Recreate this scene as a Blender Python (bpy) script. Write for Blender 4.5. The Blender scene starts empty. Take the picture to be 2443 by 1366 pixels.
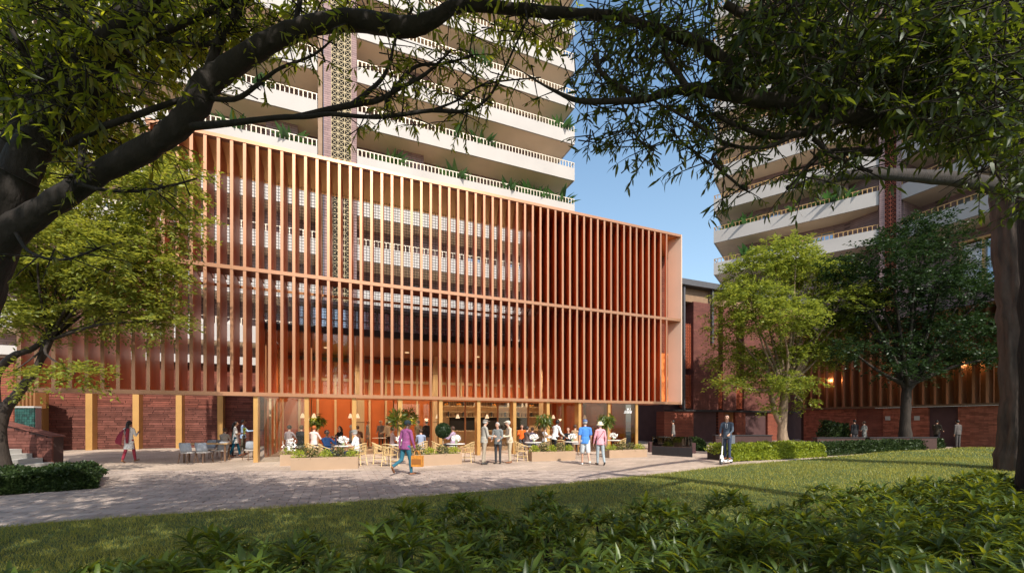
import bpy, math, random
import numpy as np
from mathutils import Vector, Matrix

# ------------------------------------------------------------------ camera, sky, sun, exposure
SC = bpy.context.scene
COL = SC.collection
CAMZ = 1.68
cam_d = bpy.data.cameras.new("camera"); cam = bpy.data.objects.new("camera", cam_d); COL.objects.link(cam)
cam.location = (0, 0, CAMZ); cam.rotation_euler = (math.radians(90), 0, 0)
cam_d.sensor_width = 36.0; cam_d.lens = 36.0 * 1000 / 2443; cam_d.shift_y = 321 / 2443
cam_d.clip_start = 0.05; cam_d.clip_end = 2000
SC.camera = cam

SUN_AZ = math.radians(153.0)      # clockwise from +Y
SUN_EL = math.radians(43.0)
W = bpy.data.worlds.new("World"); SC.world = W; W.use_nodes = True
nt = W.node_tree
sky = nt.nodes.new("ShaderNodeTexSky"); sky.sky_type = 'NISHITA'; sky.sun_disc = False
sky.sun_elevation = SUN_EL; sky.sun_rotation = SUN_AZ
sky.air_density = 1.0; sky.dust_density = 2.0; sky.ozone_density = 1.0
nt.nodes["Background"].inputs[1].default_value = 0.13
nt.links.new(sky.outputs[0], nt.nodes["Background"].inputs[0])
# thin even summer haze over the whole sky, paler towards the horizon all round
_g = nt.nodes.new("ShaderNodeTexCoord"); _s = nt.nodes.new("ShaderNodeSeparateXYZ"); nt.links.new(_g.outputs["Generated"], _s.inputs[0])
_r = nt.nodes.new("ShaderNodeValToRGB"); nt.links.new(_s.outputs[2], _r.inputs[0])
_r.color_ramp.elements[0].color = (.40, .46, .48, 1); _r.color_ramp.elements[1].color = (.012, .045, .10, 1)
_e1 = _r.color_ramp.elements.new(.30); _e1.color = (.30, .49, .60, 1); _e2 = _r.color_ramp.elements.new(.6); _e2.color = (.12, .26, .40, 1)
_b = nt.nodes.new("ShaderNodeBackground"); nt.links.new(_r.outputs[0], _b.inputs[0]); _b.inputs[1].default_value = 0.50
_a = nt.nodes.new("ShaderNodeAddShader"); nt.links.new(nt.nodes["Background"].outputs[0], _a.inputs[0]); nt.links.new(_b.outputs[0], _a.inputs[1])
nt.links.new(_a.outputs[0], nt.nodes["World Output"].inputs[0])
sl = bpy.data.lights.new("sun", 'SUN'); sl.energy = 4.9; sl.angle = math.radians(0.55); sl.color = (1, 0.93, 0.82)
sun = bpy.data.objects.new("sun", sl); COL.objects.link(sun); sun.location = (10, -15, 30)
SDIR = Vector((math.sin(SUN_AZ) * math.cos(SUN_EL), math.cos(SUN_AZ) * math.cos(SUN_EL), math.sin(SUN_EL)))
sun.rotation_euler = SDIR.to_track_quat('Z', 'Y').to_euler()
vs = SC.view_settings
vs.view_transform = 'Standard'; vs.look = 'None'; vs.gamma = 1.0; vs.use_curve_mapping = False
vs.exposure = 0.36
SC.render.engine = 'CYCLES'
SC.cycles.max_bounces = 8; SC.cycles.transparent_max_bounces = 16
SC.cycles.use_denoising = True

RNG = random.Random(7)
NP = np.random.default_rng(11)
R = math.radians

# ------------------------------------------------------------------ helpers
def px(x, y, Y): return Vector(((x - 1221.5) / 1000 * Y, Y, CAMZ - (y - 1004) / 1000 * Y))
def gr(x, y):
    Y = 1680.0 / (y - 1004); return ((x - 1221.5) / 1000 * Y, Y)

class Fr:
    """a plan frame: a runs along u, b runs along w (back from the face)"""
    def __init__(s, o, u, w): s.o, s.u, s.w = o, u, w
    def P(s, a, b, z): return (s.o[0] + s.u[0] * a + s.w[0] * b, s.o[1] + s.u[1] * a + s.w[1] * b, z)
    def at(s, x, b=0.0):
        k = (x - 1221.5) / 1000
        return (k * (s.o[1] + s.w[1] * b) - s.o[0] - s.w[0] * b) / (s.u[0] - k * s.u[1])
    def zat(s, x, y, b=0.0):
        Y = s.P(s.at(x, b), b, 0)[1]; return CAMZ - (y - 1004) / 1000 * Y
WORLD = Fr((0, 0), (1, 0), (0, 1))

BOXF = [(0, 3, 2, 1), (4, 5, 6, 7), (0, 1, 5, 4), (1, 2, 6, 5), (2, 3, 7, 6), (3, 0, 4, 7)]
class MB:
    def __init__(s): s.v = []; s.f = []; s.m = []
    def add(s, vs_, fs, m=0):
        n = len(s.v); s.v += [tuple(p) for p in vs_]
        s.f += [tuple(i + n for i in f) for f in fs]; s.m += [m] * len(fs); return s
    def box(s, fr, a0, a1, b0, b1, z0, z1, m=0):
        P = fr.P
        return s.add([P(a0, b0, z0), P(a1, b0, z0), P(a1, b1, z0), P(a0, b1, z0), P(a0, b0, z1), P(a1, b0, z1), P(a1, b1, z1), P(a0, b1, z1)], BOXF, m)
    def quadbox(s, base4, z0, z1, m=0):
        return s.add([(p[0], p[1], z0) for p in base4] + [(p[0], p[1], z1) for p in base4], BOXF, m)
    def bar(s, p, q, r, r2=None, m=0, up=None):
        """square bar between two points"""
        p, q = Vector(p), Vector(q); d = (q - p).normalized()
        u = Vector((0, 0, 1)) if abs(d.z) < .95 else Vector((1, 0, 0))
        x = d.cross(u).normalized(); y = x.cross(d); r2 = r2 or r
        c = [(-1, -1), (1, -1), (1, 1), (-1, 1)]
        return s.add([p + x * i * r + y * j * r2 for i, j in c] + [q + x * i * r + y * j * r2 for i, j in c], BOXF, m)
    def tube(s, pts, rad, n=8, m=0, cap=True, ridge=0.0):
        pts = [Vector(p) for p in pts]; N = len(pts)
        if not hasattr(rad, '__len__'): rad = [rad] * N
        base = len(s.v); prevx = None
        for i, p in enumerate(pts):
            d = (pts[min(i + 1, N - 1)] - pts[max(i - 1, 0)]).normalized()
            if prevx is None:
                u = Vector((0, 0, 1)) if abs(d.z) < .9 else Vector((1, 0, 0)); x = d.cross(u).normalized()
            else: x = (prevx - d * prevx.dot(d)).normalized()
            prevx = x; y = d.cross(x)
            for k in range(n):
                t = 2 * math.pi * k / n; q = rad[i] * (1 + ridge * (math.sin(k * 2.4 + .35 * math.sin(i * .9)) * .6 + math.sin(k * 5.1 + i * .7) * .5 + math.sin(k * .9 + i * .3))) if ridge else rad[i]; s.v.append(tuple(p + (x * math.cos(t) + y * math.sin(t)) * q))
        for i in range(N - 1):
            for k in range(n):
                a = base + i * n + k; b = base + i * n + (k + 1) % n; s.f.append((a, b, b + n, a + n)); s.m.append(m)
        if cap:
            s.f.append(tuple(base + k for k in range(n))); s.f.append(tuple(base + (N - 1) * n + n - 1 - k for k in range(n))); s.m += [m, m]
        return s
    def lathe(s, prof, c=(0, 0, 0), n=16, m=0, sx=1, sy=1):
        base = len(s.v)
        for r, z in prof:
            for k in range(n):
                t = 2 * math.pi * k / n; s.v.append((c[0] + r * sx * math.cos(t), c[1] + r * sy * math.sin(t), c[2] + z))
        for i in range(len(prof) - 1):
            for k in range(n):
                a = base + i * n + k; b = base + i * n + (k + 1) % n; s.f.append((a, b, b + n, a + n)); s.m.append(m)
        s.f.append(tuple(base + n - 1 - k for k in range(n))); s.m.append(m)
        t0 = base + (len(prof) - 1) * n; s.f.append(tuple(t0 + k for k in range(n))); s.m.append(m)
        return s
    def ell(s, c, rx, ry, rz, n=12, h=8, m=0, z0=-1.0):
        prof = []
        for i in range(h + 1):
            z = math.sin(-math.pi / 2 + math.pi * i / h)
            if z < z0: z = z0
            prof.append((max(.002, math.sqrt(max(0, 1 - z * z))), z * rz))
        return s.lathe(prof, c, n, m, rx, ry)
    def build(s, name, mats, parent=None, smooth=False, kind=None, loc=None):
        me = bpy.data.meshes.new(name)
        off = Vector(loc) if loc is not None else Vector((0, 0, 0))
        if parent is not None: off = wloc(parent) if loc is None else off
        me.from_pydata([(v[0] - off[0], v[1] - off[1], v[2] - off[2]) for v in s.v] if off.length else s.v, [], s.f)
        if not isinstance(mats, (list, tuple)): mats = [mats]
        for m_ in mats: me.materials.append(m_)
        if any(s.m): me.polygons.foreach_set("material_index", s.m)
        if smooth: me.polygons.foreach_set("use_smooth", [True] * len(me.polygons))
        return link(name, me, parent, loc if parent is None else None, kind)

def wloc(o):
    v = Vector((0, 0, 0))
    while o is not None: v += o.location; o = o.parent
    return v
def link(name, data, parent=None, loc=None, kind=None):
    o = bpy.data.objects.new(name, data); COL.objects.link(o)
    if parent is not None: o.parent = parent
    if loc is not None: o.location = loc
    if kind: o["kind"] = kind
    return o
def tag(o, label, cat, group=None):
    o["label"] = label; o["category"] = cat
    if group: o["group"] = group
    return o
def thing(name, label, cat, loc=(0, 0, 0), group=None):
    return tag(link(name, None, None, loc), label, cat, group)
def kids(o): return [c for c in o.children]
def dup(root, loc, rz=0.0, label=None, scale=None):
    def rec(o, par):
        c = o.copy(); COL.objects.link(c); c.parent = par
        for k in kids(o): rec(k, c)
        return c
    r = rec(root, None); r.location = loc; r.rotation_euler = (0, 0, rz)
    if scale: r.scale = (scale,) * 3
    if label: r["label"] = label
    return r
def np_mesh(name, verts, nper, mats, parent=None, kind=None, smooth=False, midx=None):
    """verts (F, nper, 3): separate faces of nper corners"""
    F = len(verts); me = bpy.data.meshes.new(name)
    v = verts.reshape(-1, 3).astype(np.float32)
    if parent is not None: v = v - np.array(wloc(parent), dtype=np.float32)
    me.vertices.add(len(v)); me.vertices.foreach_set("co", v.ravel())
    me.loops.add(len(v)); me.loops.foreach_set("vertex_index", np.arange(len(v), dtype=np.int32))
    me.polygons.add(F); me.polygons.foreach_set("loop_start", np.arange(0, F * nper, nper, dtype=np.int32))
    me.update(calc_edges=True)
    for m_ in (mats if isinstance(mats, (list, tuple)) else [mats]): me.materials.append(m_)
    if midx is not None: me.polygons.foreach_set("material_index", midx.astype(np.int32))
    return link(name, me, parent, None, kind)

# ------------------------------------------------------------------ materials
def hexc(h):
    c = [int(h[i:i + 2], 16) / 255 for i in (0, 2, 4)]
    return tuple(x / 12.92 if x <= .04045 else ((x + .055) / 1.055) ** 2.4 for x in c)
def mat(name, col, rough=.6, metal=0.0, var=.12, scale=4.0, bump=0.0, bscale=40.0, rand=0.0, island=0.0, emit=None, spec=.4, stretch=None):
    m = bpy.data.materials.new(name); m.use_nodes = True; t = m.node_tree; N, L = t.nodes, t.links
    b = N["Principled BSDF"]; b.inputs["Roughness"].default_value = rough; b.inputs["Metallic"].default_value = metal
    b.inputs["Specular IOR Level"].default_value = spec
    tc = N.new("ShaderNodeNewGeometry"); vec = tc.outputs["Position"]
    if stretch:
        mp = N.new("ShaderNodeMapping"); mp.inputs["Scale"].default_value = stretch; L.new(vec, mp.inputs[0]); vec = mp.outputs[0]
    no = N.new("ShaderNodeTexNoise"); no.inputs["Scale"].default_value = scale; no.inputs["Detail"].default_value = 4; L.new(vec, no.inputs[0])
    mr = N.new("ShaderNodeMapRange"); mr.inputs[1].default_value = .25; mr.inputs[2].default_value = .75
    mr.inputs[3].default_value = 1 - var; mr.inputs[4].default_value = 1 + var; L.new(no.outputs[0], mr.inputs[0])
    val = mr.outputs[0]
    def mul(val, src, amt):
        r = N.new("ShaderNodeMapRange"); r.inputs[3].default_value = 1 - amt; r.inputs[4].default_value = 1 + amt; L.new(src, r.inputs[0])
        k = N.new("ShaderNodeMath"); k.operation = 'MULTIPLY'; L.new(val, k.inputs[0]); L.new(r.outputs[0], k.inputs[1]); return k.outputs[0]
    if rand:
        oi = N.new("ShaderNodeObjectInfo"); val = mul(val, oi.outputs["Random"], rand)
    if island: val = mul(val, tc.outputs["Random Per Island"], island)
    vm = N.new("ShaderNodeVectorMath"); vm.operation = 'SCALE'; vm.inputs[0].default_value = col[:3]; L.new(val, vm.inputs["Scale"])
    L.new(vm.outputs[0], b.inputs["Base Color"])
    if bump:
        n2 = N.new("ShaderNodeTexNoise"); n2.inputs["Scale"].default_value = bscale; n2.inputs["Detail"].default_value = 5; L.new(vec, n2.inputs[0])
        bp = N.new("ShaderNodeBump"); bp.inputs["Strength"].default_value = bump; bp.inputs["Distance"].default_value = .02
        L.new(n2.outputs[0], bp.inputs["Height"]); L.new(bp.outputs[0], b.inputs["Normal"])
    if emit:
        b.inputs["Emission Color"].default_value = (*emit[0], 1); b.inputs["Emission Strength"].default_value = emit[1]
    return m
def brick_mat(name, u, c1, c2, mortar, bw=.5, bh=.1, rough=.8, bump=.5):
    m = bpy.data.materials.new(name); m.use_nodes = True; t = m.node_tree; N, L = t.nodes, t.links
    b = N["Principled BSDF"]; b.inputs["Roughness"].default_value = rough; b.inputs["Specular IOR Level"].default_value = .2
    g = N.new("ShaderNodeNewGeometry"); d = N.new("ShaderNodeVectorMath"); d.operation = 'DOT_PRODUCT'
    d.inputs[1].default_value = (u[0], u[1], 0); L.new(g.outputs["Position"], d.inputs[0])
    sp = N.new("ShaderNodeSeparateXYZ"); L.new(g.outputs["Position"], sp.inputs[0])
    cb = N.new("ShaderNodeCombineXYZ"); L.new(d.outputs["Value"], cb.inputs[0]); L.new(sp.outputs[2], cb.inputs[1])
    br = N.new("ShaderNodeTexBrick"); br.inputs["Scale"].default_value = 1; br.inputs["Brick Width"].default_value = bw
    br.inputs["Row Height"].default_value = bh; br.inputs["Mortar Size"].default_value = bh * .09; br.inputs["Bias"].default_value = -.1
    br.inputs["Color1"].default_value = (*c1, 1); br.inputs["Color2"].default_value = (*c2, 1); br.inputs["Mortar"].default_value = (*mortar, 1)
    L.new(cb.outputs[0], br.inputs[0])
    no = N.new("ShaderNodeTexNoise"); no.inputs["Scale"].default_value = 1.3; no.inputs["Detail"].default_value = 6; L.new(g.outputs["Position"], no.inputs[0])
    mr = N.new("ShaderNodeMapRange"); mr.inputs[3].default_value = .6; mr.inputs[4].default_value = 1.4; L.new(no.outputs[0], mr.inputs[0])
    vm = N.new("ShaderNodeVectorMath"); vm.operation = 'SCALE'; L.new(br.outputs[0], vm.inputs[0]); L.new(mr.outputs[0], vm.inputs["Scale"])
    L.new(vm.outputs[0], b.inputs["Base Color"])
    bp = N.new("ShaderNodeBump"); bp.inputs["Strength"].default_value = bump; bp.inputs["Distance"].default_value = .02; bp.invert = True
    L.new(br.outputs["Fac"], bp.inputs["Height"]); L.new(bp.outputs[0], b.inputs["Normal"])
    return m
def leaf_mat(name, col, trans, tcol=None, gloss=.06, hue=.25, rough=.45):
    m = bpy.data.materials.new(name); m.use_nodes = True; t = m.node_tree; N, L = t.nodes, t.links; N.remove(N["Principled BSDF"])
    out = N["Material Output"]; g = N.new("ShaderNodeNewGeometry"); oi = N.new("ShaderNodeObjectInfo")
    ad = N.new("ShaderNodeMath"); ad.operation = 'ADD'; L.new(g.outputs["Random Per Island"], ad.inputs[0]); L.new(oi.outputs["Random"], ad.inputs[1])
    fr = N.new("ShaderNodeMath"); fr.operation = 'FRACT'; L.new(ad.outputs[0], fr.inputs[0])
    def ramp(c):
        a = tuple(x * (1 - hue * 1.4) for x in c); z = (c[0] * (1 + hue * 2.2), c[1] * (1 + hue * 1.2), c[2] * (1 + hue * .2))
        r = N.new("ShaderNodeMix"); r.data_type = 'RGBA'; r.inputs[6].default_value = (*a, 1); r.inputs[7].default_value = (*z, 1)
        L.new(fr.outputs[0], r.inputs[0]); return r.outputs[2]
    df = N.new("ShaderNodeBsdfDiffuse"); L.new(ramp(col), df.inputs[0])
    tr = N.new("ShaderNodeBsdfTranslucent"); L.new(ramp(tcol or tuple(x * 1.5 for x in col)), tr.inputs[0])
    gl = N.new("ShaderNodeBsdfGlossy"); gl.inputs["Roughness"].default_value = rough; gl.inputs[0].default_value = (.9, .95, .9, 1)
    m1 = N.new("ShaderNodeMixShader"); m1.inputs[0].default_value = trans; L.new(df.outputs[0], m1.inputs[1]); L.new(tr.outputs[0], m1.inputs[2])
    m2 = N.new("ShaderNodeMixShader"); m2.inputs[0].default_value = gloss; L.new(m1.outputs[0], m2.inputs[1]); L.new(gl.outputs[0], m2.inputs[2])
    L.new(m2.outputs[0], out.inputs[0]); return m
def glass_mat(name, tint=(.9, .95, .95), refl=.05):
    m = bpy.data.materials.new(name); m.use_nodes = True; t = m.node_tree; N, L = t.nodes, t.links; N.remove(N["Principled BSDF"])
    out = N["Material Output"]; tr = N.new("ShaderNodeBsdfTransparent"); tr.inputs[0].default_value = (*tint, 1)
    gl = N.new("ShaderNodeBsdfGlossy"); gl.inputs["Roughness"].default_value = .01
    lw = N.new("ShaderNodeLayerWeight"); lw.inputs[0].default_value = .25
    mr = N.new("ShaderNodeMapRange"); mr.inputs[3].default_value = refl; mr.inputs[4].default_value = .8; L.new(lw.outputs["Fresnel"], mr.inputs[0])
    mx = N.new("ShaderNodeMixShader"); L.new(mr.outputs[0], mx.inputs[0]); L.new(tr.outputs[0], mx.inputs[1]); L.new(gl.outputs[0], mx.inputs[2])
    L.new(mx.outputs[0], out.inputs[0]); return m

UF = (.9252, .3794); WF = (-.3794, .9252)            # along and behind the main front
M = dict(
    bronze=mat("bronze_metal", (.41, .205, .115), .32, .5, .06, 1.5, spec=.5, rand=.13),
    bronze_bounce=mat("bronze_bounce_tint", (.72, .20, .05), .38, .45, .10, 1.2),  # fin sides: the orange reflected between fins is put into the colour
    copper_soffit=mat("copper_soffit", (.90, .46, .15), .36, .85, .04, .8),
    litbronze=mat("lit_bronze_metal", (.62, .45, .34), .45, .1, .05, .8),  # end panel: bronze paled in its colour to look lit
    woodsoffit=mat("brown_wood_soffit", (.24, .15, .09), .6),
    gold=mat("gold_bronze", (.48, .27, .09), .4, .35, .08, 1.5),
    darkbeam=mat("dark_steel", (.035, .032, .034), .5, .3, .1),
    wire=mat("black_wire", (.02, .018, .018), .5, .4, .05),
    orange=mat("orange_timber_wall", (.50, .13, .035), .5, 0, .12, 1.2),
    brownceil=mat("brown_ceiling", (.30, .14, .08), .6, 0, .1),
    cream=mat("cream_timber", (.62, .46, .28), .55, 0, .12, 3, stretch=(8, 8, .6)),
    slab=mat("white_render", (.395, .372, .355), .7, 0, .07, .5, .05, 20),
    soffit=mat("beige_soffit", (.72, .60, .47), .8, 0, .05, .8),
    lattice=mat("tan_lattice", (.36, .29, .17), .6, .1, .06),
    rail=mat("cream_rail", (.60, .53, .43), .5, .1, .04),
    goldrail=mat("gold_rail", (.5, .30, .12), .45, .3, .06),
    purple=brick_mat("purple_brick", UF, (.29, .20, .195), (.235, .16, .16), (.13, .09, .09), .8, .16),
    redlat=mat("red_lattice", (.30, .07, .03), .6, 0, .15, 3),
    brickF=brick_mat("red_brick_front", UF, (.25, .075, .045), (.19, .055, .035), (.07, .03, .025), .7, .12),
    brickW=brick_mat("red_brick_side", WF, (.26, .085, .055), (.19, .06, .04), (.08, .035, .03), .6, .09),
    brickO=mat("brick_stone", (.135, .052, .040), .85, 0, .22, 3.5, .5, 45, rand=.28, spec=.15),
    brickS=mat("brick_stone_joined", (.165, .056, .040), .85, 0, .2, 3.5, .5, 45, island=.3, spec=.15),
    brickLit=mat('brick_stone_lit', (.30, .098, .06), .85, 0, .25, 3.5, .5, 45, island=.3, spec=.15),  # the joined brick again, lightened in its colour to look sunlit
    mortar=mat("mortar", (.055, .028, .024), .9, 0, .15, 6),
    darkbrick=mat("dark_brick", (.075, .035, .035), .8, 0, .2, 2.0),
    bronzeD=mat("dark_bronze", (.28, .12, .045), .45, .3, .15, 1.0),
    steel=mat("grey_steel", (.10, .10, .11), .5, .3, .08),
    wallwhite=mat("warm_white_wall", (.6, .56, .52), .8, 0, .06),
    black=mat("black_void", (.012, .011, .011), .8, 0, .1),
    glass=glass_mat("clear_glass", (.95, .96, .95), .03), glass2=glass_mat("tinted_glass", (.62, .58, .55), .05), glass3=glass_mat("smoked_glass", (.16, .15, .16), .08),
    window=mat("window_pane", (.30, .36, .44), .06, .75, .06, .6, spec=.8),
    bouncewall=mat("bounce_tinted_wall", (.70, .21, .055), .5, .05, .08, 1.0),  # wall behind the lower fins: orange bounce light put into the colour
    concrete=mat("step_concrete", (.40, .385, .36), .85, 0, .1, 3, .2, 30),
    planter=mat("planter_tan", (.36, .245, .16), .55, .05, .06, 2),
    soil=mat("soil", (.05, .035, .025), .95),
    rattan=mat("pale_rattan", (.62, .44, .21), .5, 0, .15, 12),
    weave=mat("woven_seat", (.50, .34, .16), .7, 0, .2, 30),
    marble=mat("pale_table_top", (.72, .68, .64), .35, 0, .06, 5),
    chairgrey=mat("grey_shell", (.27, .30, .35), .6, 0, .05),
    seatgrey=mat("grey_cushion", (.40, .37, .35), .8, 0, .06),
    darkwood=mat("dark_wood", (.14, .075, .04), .55, 0, .15, 6),
    wood=mat("oak_top", (.45, .28, .12), .5, 0, .15, 5),
    vase=mat("glass_vase", (.35, .40, .22), .15, 0, .1, spec=.8),
    petal=mat("white_petal", (.85, .83, .80), .7, 0, .06, 20, island=.08),
    pot=mat("dark_pot", (.10, .07, .06), .6),
    bark=mat("dark_bark", (.017, .013, .011), .9, 0, .45, 9, 1.0, 26, stretch=(1, 1, .35)),
    bark2=mat("grey_bark", (.030, .022, .017), .9, 0, .4, 9, 1.0, 22, stretch=(1, 1, .3)),
    bark4=mat('furrowed_bark', (.075, .052, .040), .9, 0, .5, 7, 1.0, 16, stretch=(1, 1, .22)),
    bark3=mat("light_bark", (.24, .17, .115), .9, 0, .3, 8, .8, 22, stretch=(1, 1, .3)),
    lampshade=mat("lamp_shade", (.85, .75, .58), .7, 0, .03, emit=((1, .72, .40), .6)),
    skin=mat("skin_light", (.52, .30, .21), .55, 0, .05, 12), skinb=mat("skin_brown", (.30, .155, .095), .55, 0, .05, 12),
    skind=mat("skin_dark", (.085, .045, .03), .5, 0, .05, 12),
    hairb=mat("hair_black", (.012, .010, .010), .5, 0, .3, 40), hairg=mat("hair_grey", (.42, .42, .41), .7, 0, .2, 40),
    hairr=mat("hair_red", (.35, .09, .02), .6, 0, .3, 40), hairbr=mat("hair_brown", (.06, .03, .018), .6, 0, .3, 40),
    white=mat("white_paint", (.8, .8, .8), .4, 0, .03), rubber=mat("black_rubber", (.02, .02, .022), .7),
    green_tile=mat("green_tile", (.010, .050, .042), .25, 0, .35, 5, rand=.5, spec=.6),
    leafA=leaf_mat("leaf_overhead", (.030, .058, .011), .55, (.38, .47, .03), .03, .35),
    leafB=leaf_mat("leaf_overhead_dark", (.018, .040, .011), .38, (.17, .25, .02), .035, .35),
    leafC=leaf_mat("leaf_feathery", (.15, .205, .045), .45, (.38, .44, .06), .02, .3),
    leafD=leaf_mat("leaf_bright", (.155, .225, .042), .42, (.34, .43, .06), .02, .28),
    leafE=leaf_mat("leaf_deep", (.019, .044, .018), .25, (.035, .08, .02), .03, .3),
    leafS=leaf_mat("leaf_shrub", (.044, .088, .013), .34, (.30, .38, .025), .04, .35),
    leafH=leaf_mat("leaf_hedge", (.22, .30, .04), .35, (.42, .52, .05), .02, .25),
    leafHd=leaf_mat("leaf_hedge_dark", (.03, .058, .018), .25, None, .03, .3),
    leafL=leaf_mat("leaf_lime", (.30, .38, .045), .4, (.45, .55, .06), .02, .2),
    leafV=leaf_mat("leaf_variegated", (.10, .13, .06), .3, None, .03, .6),
    leafP=leaf_mat("leaf_palm", (.045, .13, .03), .35, None, .06, .2),
    grass=leaf_mat("grass_blade", (.25, .265, .06), .35, (.44, .45, .08), .02, .2),
)
# ------------------------------------------------------------------ ground
EDGE_PX = [(-700, 1318), (-300, 1285), (0, 1256), (300, 1232), (700, 1207), (1000, 1183), (1290, 1158), (1600, 1127), (1750, 1109), (1950, 1093), (2100, 1079), (2400, 1062), (2800, 1050)]
_e = [gr(*p) for p in EDGE_PX]
EX = np.array([-60.0] + [p[0] for p in _e] + [140.0]); EY = np.array([_e[0][1] - 1] + [p[1] for p in _e] + [48.0])
def lawn_y(X): return np.interp(X, EX, EY)
def lawn_z(X, Y):
    d = np.clip((lawn_y(X) - Y) / 1.2, 0, 1)
    return .055 * d * (2 - d) + .03 * np.sin(X * .8 + Y * .5) * d + .16 * np.clip((X - 5) / 9, 0, 1) * np.clip((lawn_y(X) - Y) / 5, 0, 1)

def paving_mat():
    m = mat("plaza_paving", (.42, .345, .28), .75, 0, .28, .5, .12, 60, spec=.3); t = m.node_tree; N, L = t.nodes, t.links
    b = N["Principled BSDF"]; g = N.new("ShaderNodeNewGeometry"); mp = N.new("ShaderNodeMapping")
    mp.inputs["Rotation"].default_value = (0, 0, -math.atan2(UF[1], UF[0])); L.new(g.outputs["Position"], mp.inputs[0])
    br = N.new("ShaderNodeTexBrick"); br.inputs["Scale"].default_value = 1; br.inputs["Brick Width"].default_value = .4; br.inputs["Row Height"].default_value = .2
    br.inputs["Mortar Size"].default_value = .008; br.inputs["Color1"].default_value = (.85, .82, .80, 1); br.inputs["Color2"].default_value = (1.1, 1.06, 1.04, 1); br.inputs["Mortar"].default_value = (.55, .52, .5, 1)
    L.new(mp.outputs[0], br.inputs[0]); src = b.inputs["Base Color"].links[0].from_socket
    vm = N.new("ShaderNodeVectorMath"); vm.operation = 'MULTIPLY'; L.new(src, vm.inputs[0]); L.new(br.outputs[0], vm.inputs[1]); L.new(vm.outputs[0], b.inputs["Base Color"])
    return m
M['paving'] = paving_mat()
M['paver'] = mat("paver_stone", (.34, .272, .232), .7, 0, .28, 2.2, .35, 70, rand=.16, spec=.35)
M['paver_far'] = mat("paver_stone_joined", (.34, .272, .232), .7, 0, .28, 2.2, .35, 70, island=.16, spec=.35)
M['bed'] = mat("joint_sand", (.09, .075, .065), .9)
M['turf'] = mat("turf_soil", (.055, .085, .018), .95, 0, .35, 2.5, .5, 60)
M['earth'] = mat("far_ground", (.20, .17, .14), .9)
mb = MB(); mb.add([(-400, -60, -.03), (400, -60, -.03), (400, 900, -.03), (-400, 900, -.03)], [(0, 1, 2, 3)]); g0 = mb.build("ground", M['earth'], kind="structure")
mb = MB(); mb.add([(-70, -4, 0), (90, -4, 0), (90, 75, 0), (-70, 75, 0)], [(0, 1, 2, 3)]); plaza = mb.build("plaza", M['paving'], kind="structure")
# paver bed and pavers (running bond, near the camera)
FP = Fr((0, 0), UF, WF)
mb = MB(); mb.add([(-19, 5.2, .004), (5.5, 5.2, .004), (5.5, 14.2, .004), (-19, 14.2, .004)], [(0, 1, 2, 3)]); mb.build("paver_bed", M['bed'], plaza)
def paver_mesh(nm):
    m_ = MB(); l, w_, h, c = .194, .094, .016, .008
    v = [(-l, -w_, 0), (l, -w_, 0), (l, w_, 0), (-l, w_, 0), (-l, -w_, h - c), (l, -w_, h - c), (l, w_, h - c), (-l, w_, h - c), (-l + c, -w_ + c, h), (l - c, -w_ + c, h), (l - c, w_ - c, h), (-l + c, w_ - c, h)]
    f = [(0, 1, 5, 4), (1, 2, 6, 5), (2, 3, 7, 6), (3, 0, 4, 7), (4, 5, 9, 8), (5, 6, 10, 9), (6, 7, 11, 10), (7, 4, 8, 11), (8, 9, 10, 11)]
    return v, f
pv, pf = paver_mesh("paver")
pme = bpy.data.meshes.new("paver"); pme.from_pydata(pv, [], pf); pme.materials.append(M['paver'])
cand = []
for j in range(-80, 160):
    for i in range(-90, 90):
        a = i * .4 + (.2 if j % 2 else 0); b = j * .2
        X, Y, _ = FP.P(a, b, 0)
        if 5.3 < Y < 14.1 and -18.8 < X < 5.4 and abs(X) < 1.27 * Y and Y > lawn_y(X) - .12: cand.append((Y * Y + .3 * X * X, X, Y))
cand.sort(); rot = math.atan2(UF[1], UF[0])
far = MB()
for k, (_, X, Y) in enumerate(cand):
    dz = .004 + RNG.uniform(0, .005); tx, ty = RNG.uniform(-.012, .012), RNG.uniform(-.012, .012); rz = rot + RNG.uniform(-.012, .012)
    if k < 300:
        o = link("paver", pme, plaza, (X, Y, dz)); o.rotation_euler = (tx, ty, rz)
    else:
        c, s_ = math.cos(rz), math.sin(rz)
        far.add([(X + p[0] * c - p[1] * s_, Y + p[0] * s_ + p[1] * c, dz + p[2] + tx * p[1] - ty * p[0]) for p in pv], pf)
far.build("paver_field", M['paver_far'], plaza, kind="stuff")
# lawn sheet
xs = np.concatenate([np.linspace(-60, -14, 24), np.linspace(-13.5, 40, 180), np.linspace(42, 140, 40)]); ts = np.linspace(0, 1, 60) ** .6
vv = []; ff = []
for x in xs:
    yl = float(lawn_y(x))
    for t in ts: y = -12 + (yl + 12) * t; vv.append((x, y, float(lawn_z(x, y)) + .006))
n = len(ts)
for i in range(len(xs) - 1):
    for j in range(n - 1): a = i * n + j; ff.append((a, a + n, a + n + 1, a + 1))
mb = MB(); mb.add(vv, ff); mb.build("lawn", M['turf'], smooth=True, kind="structure")

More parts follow.
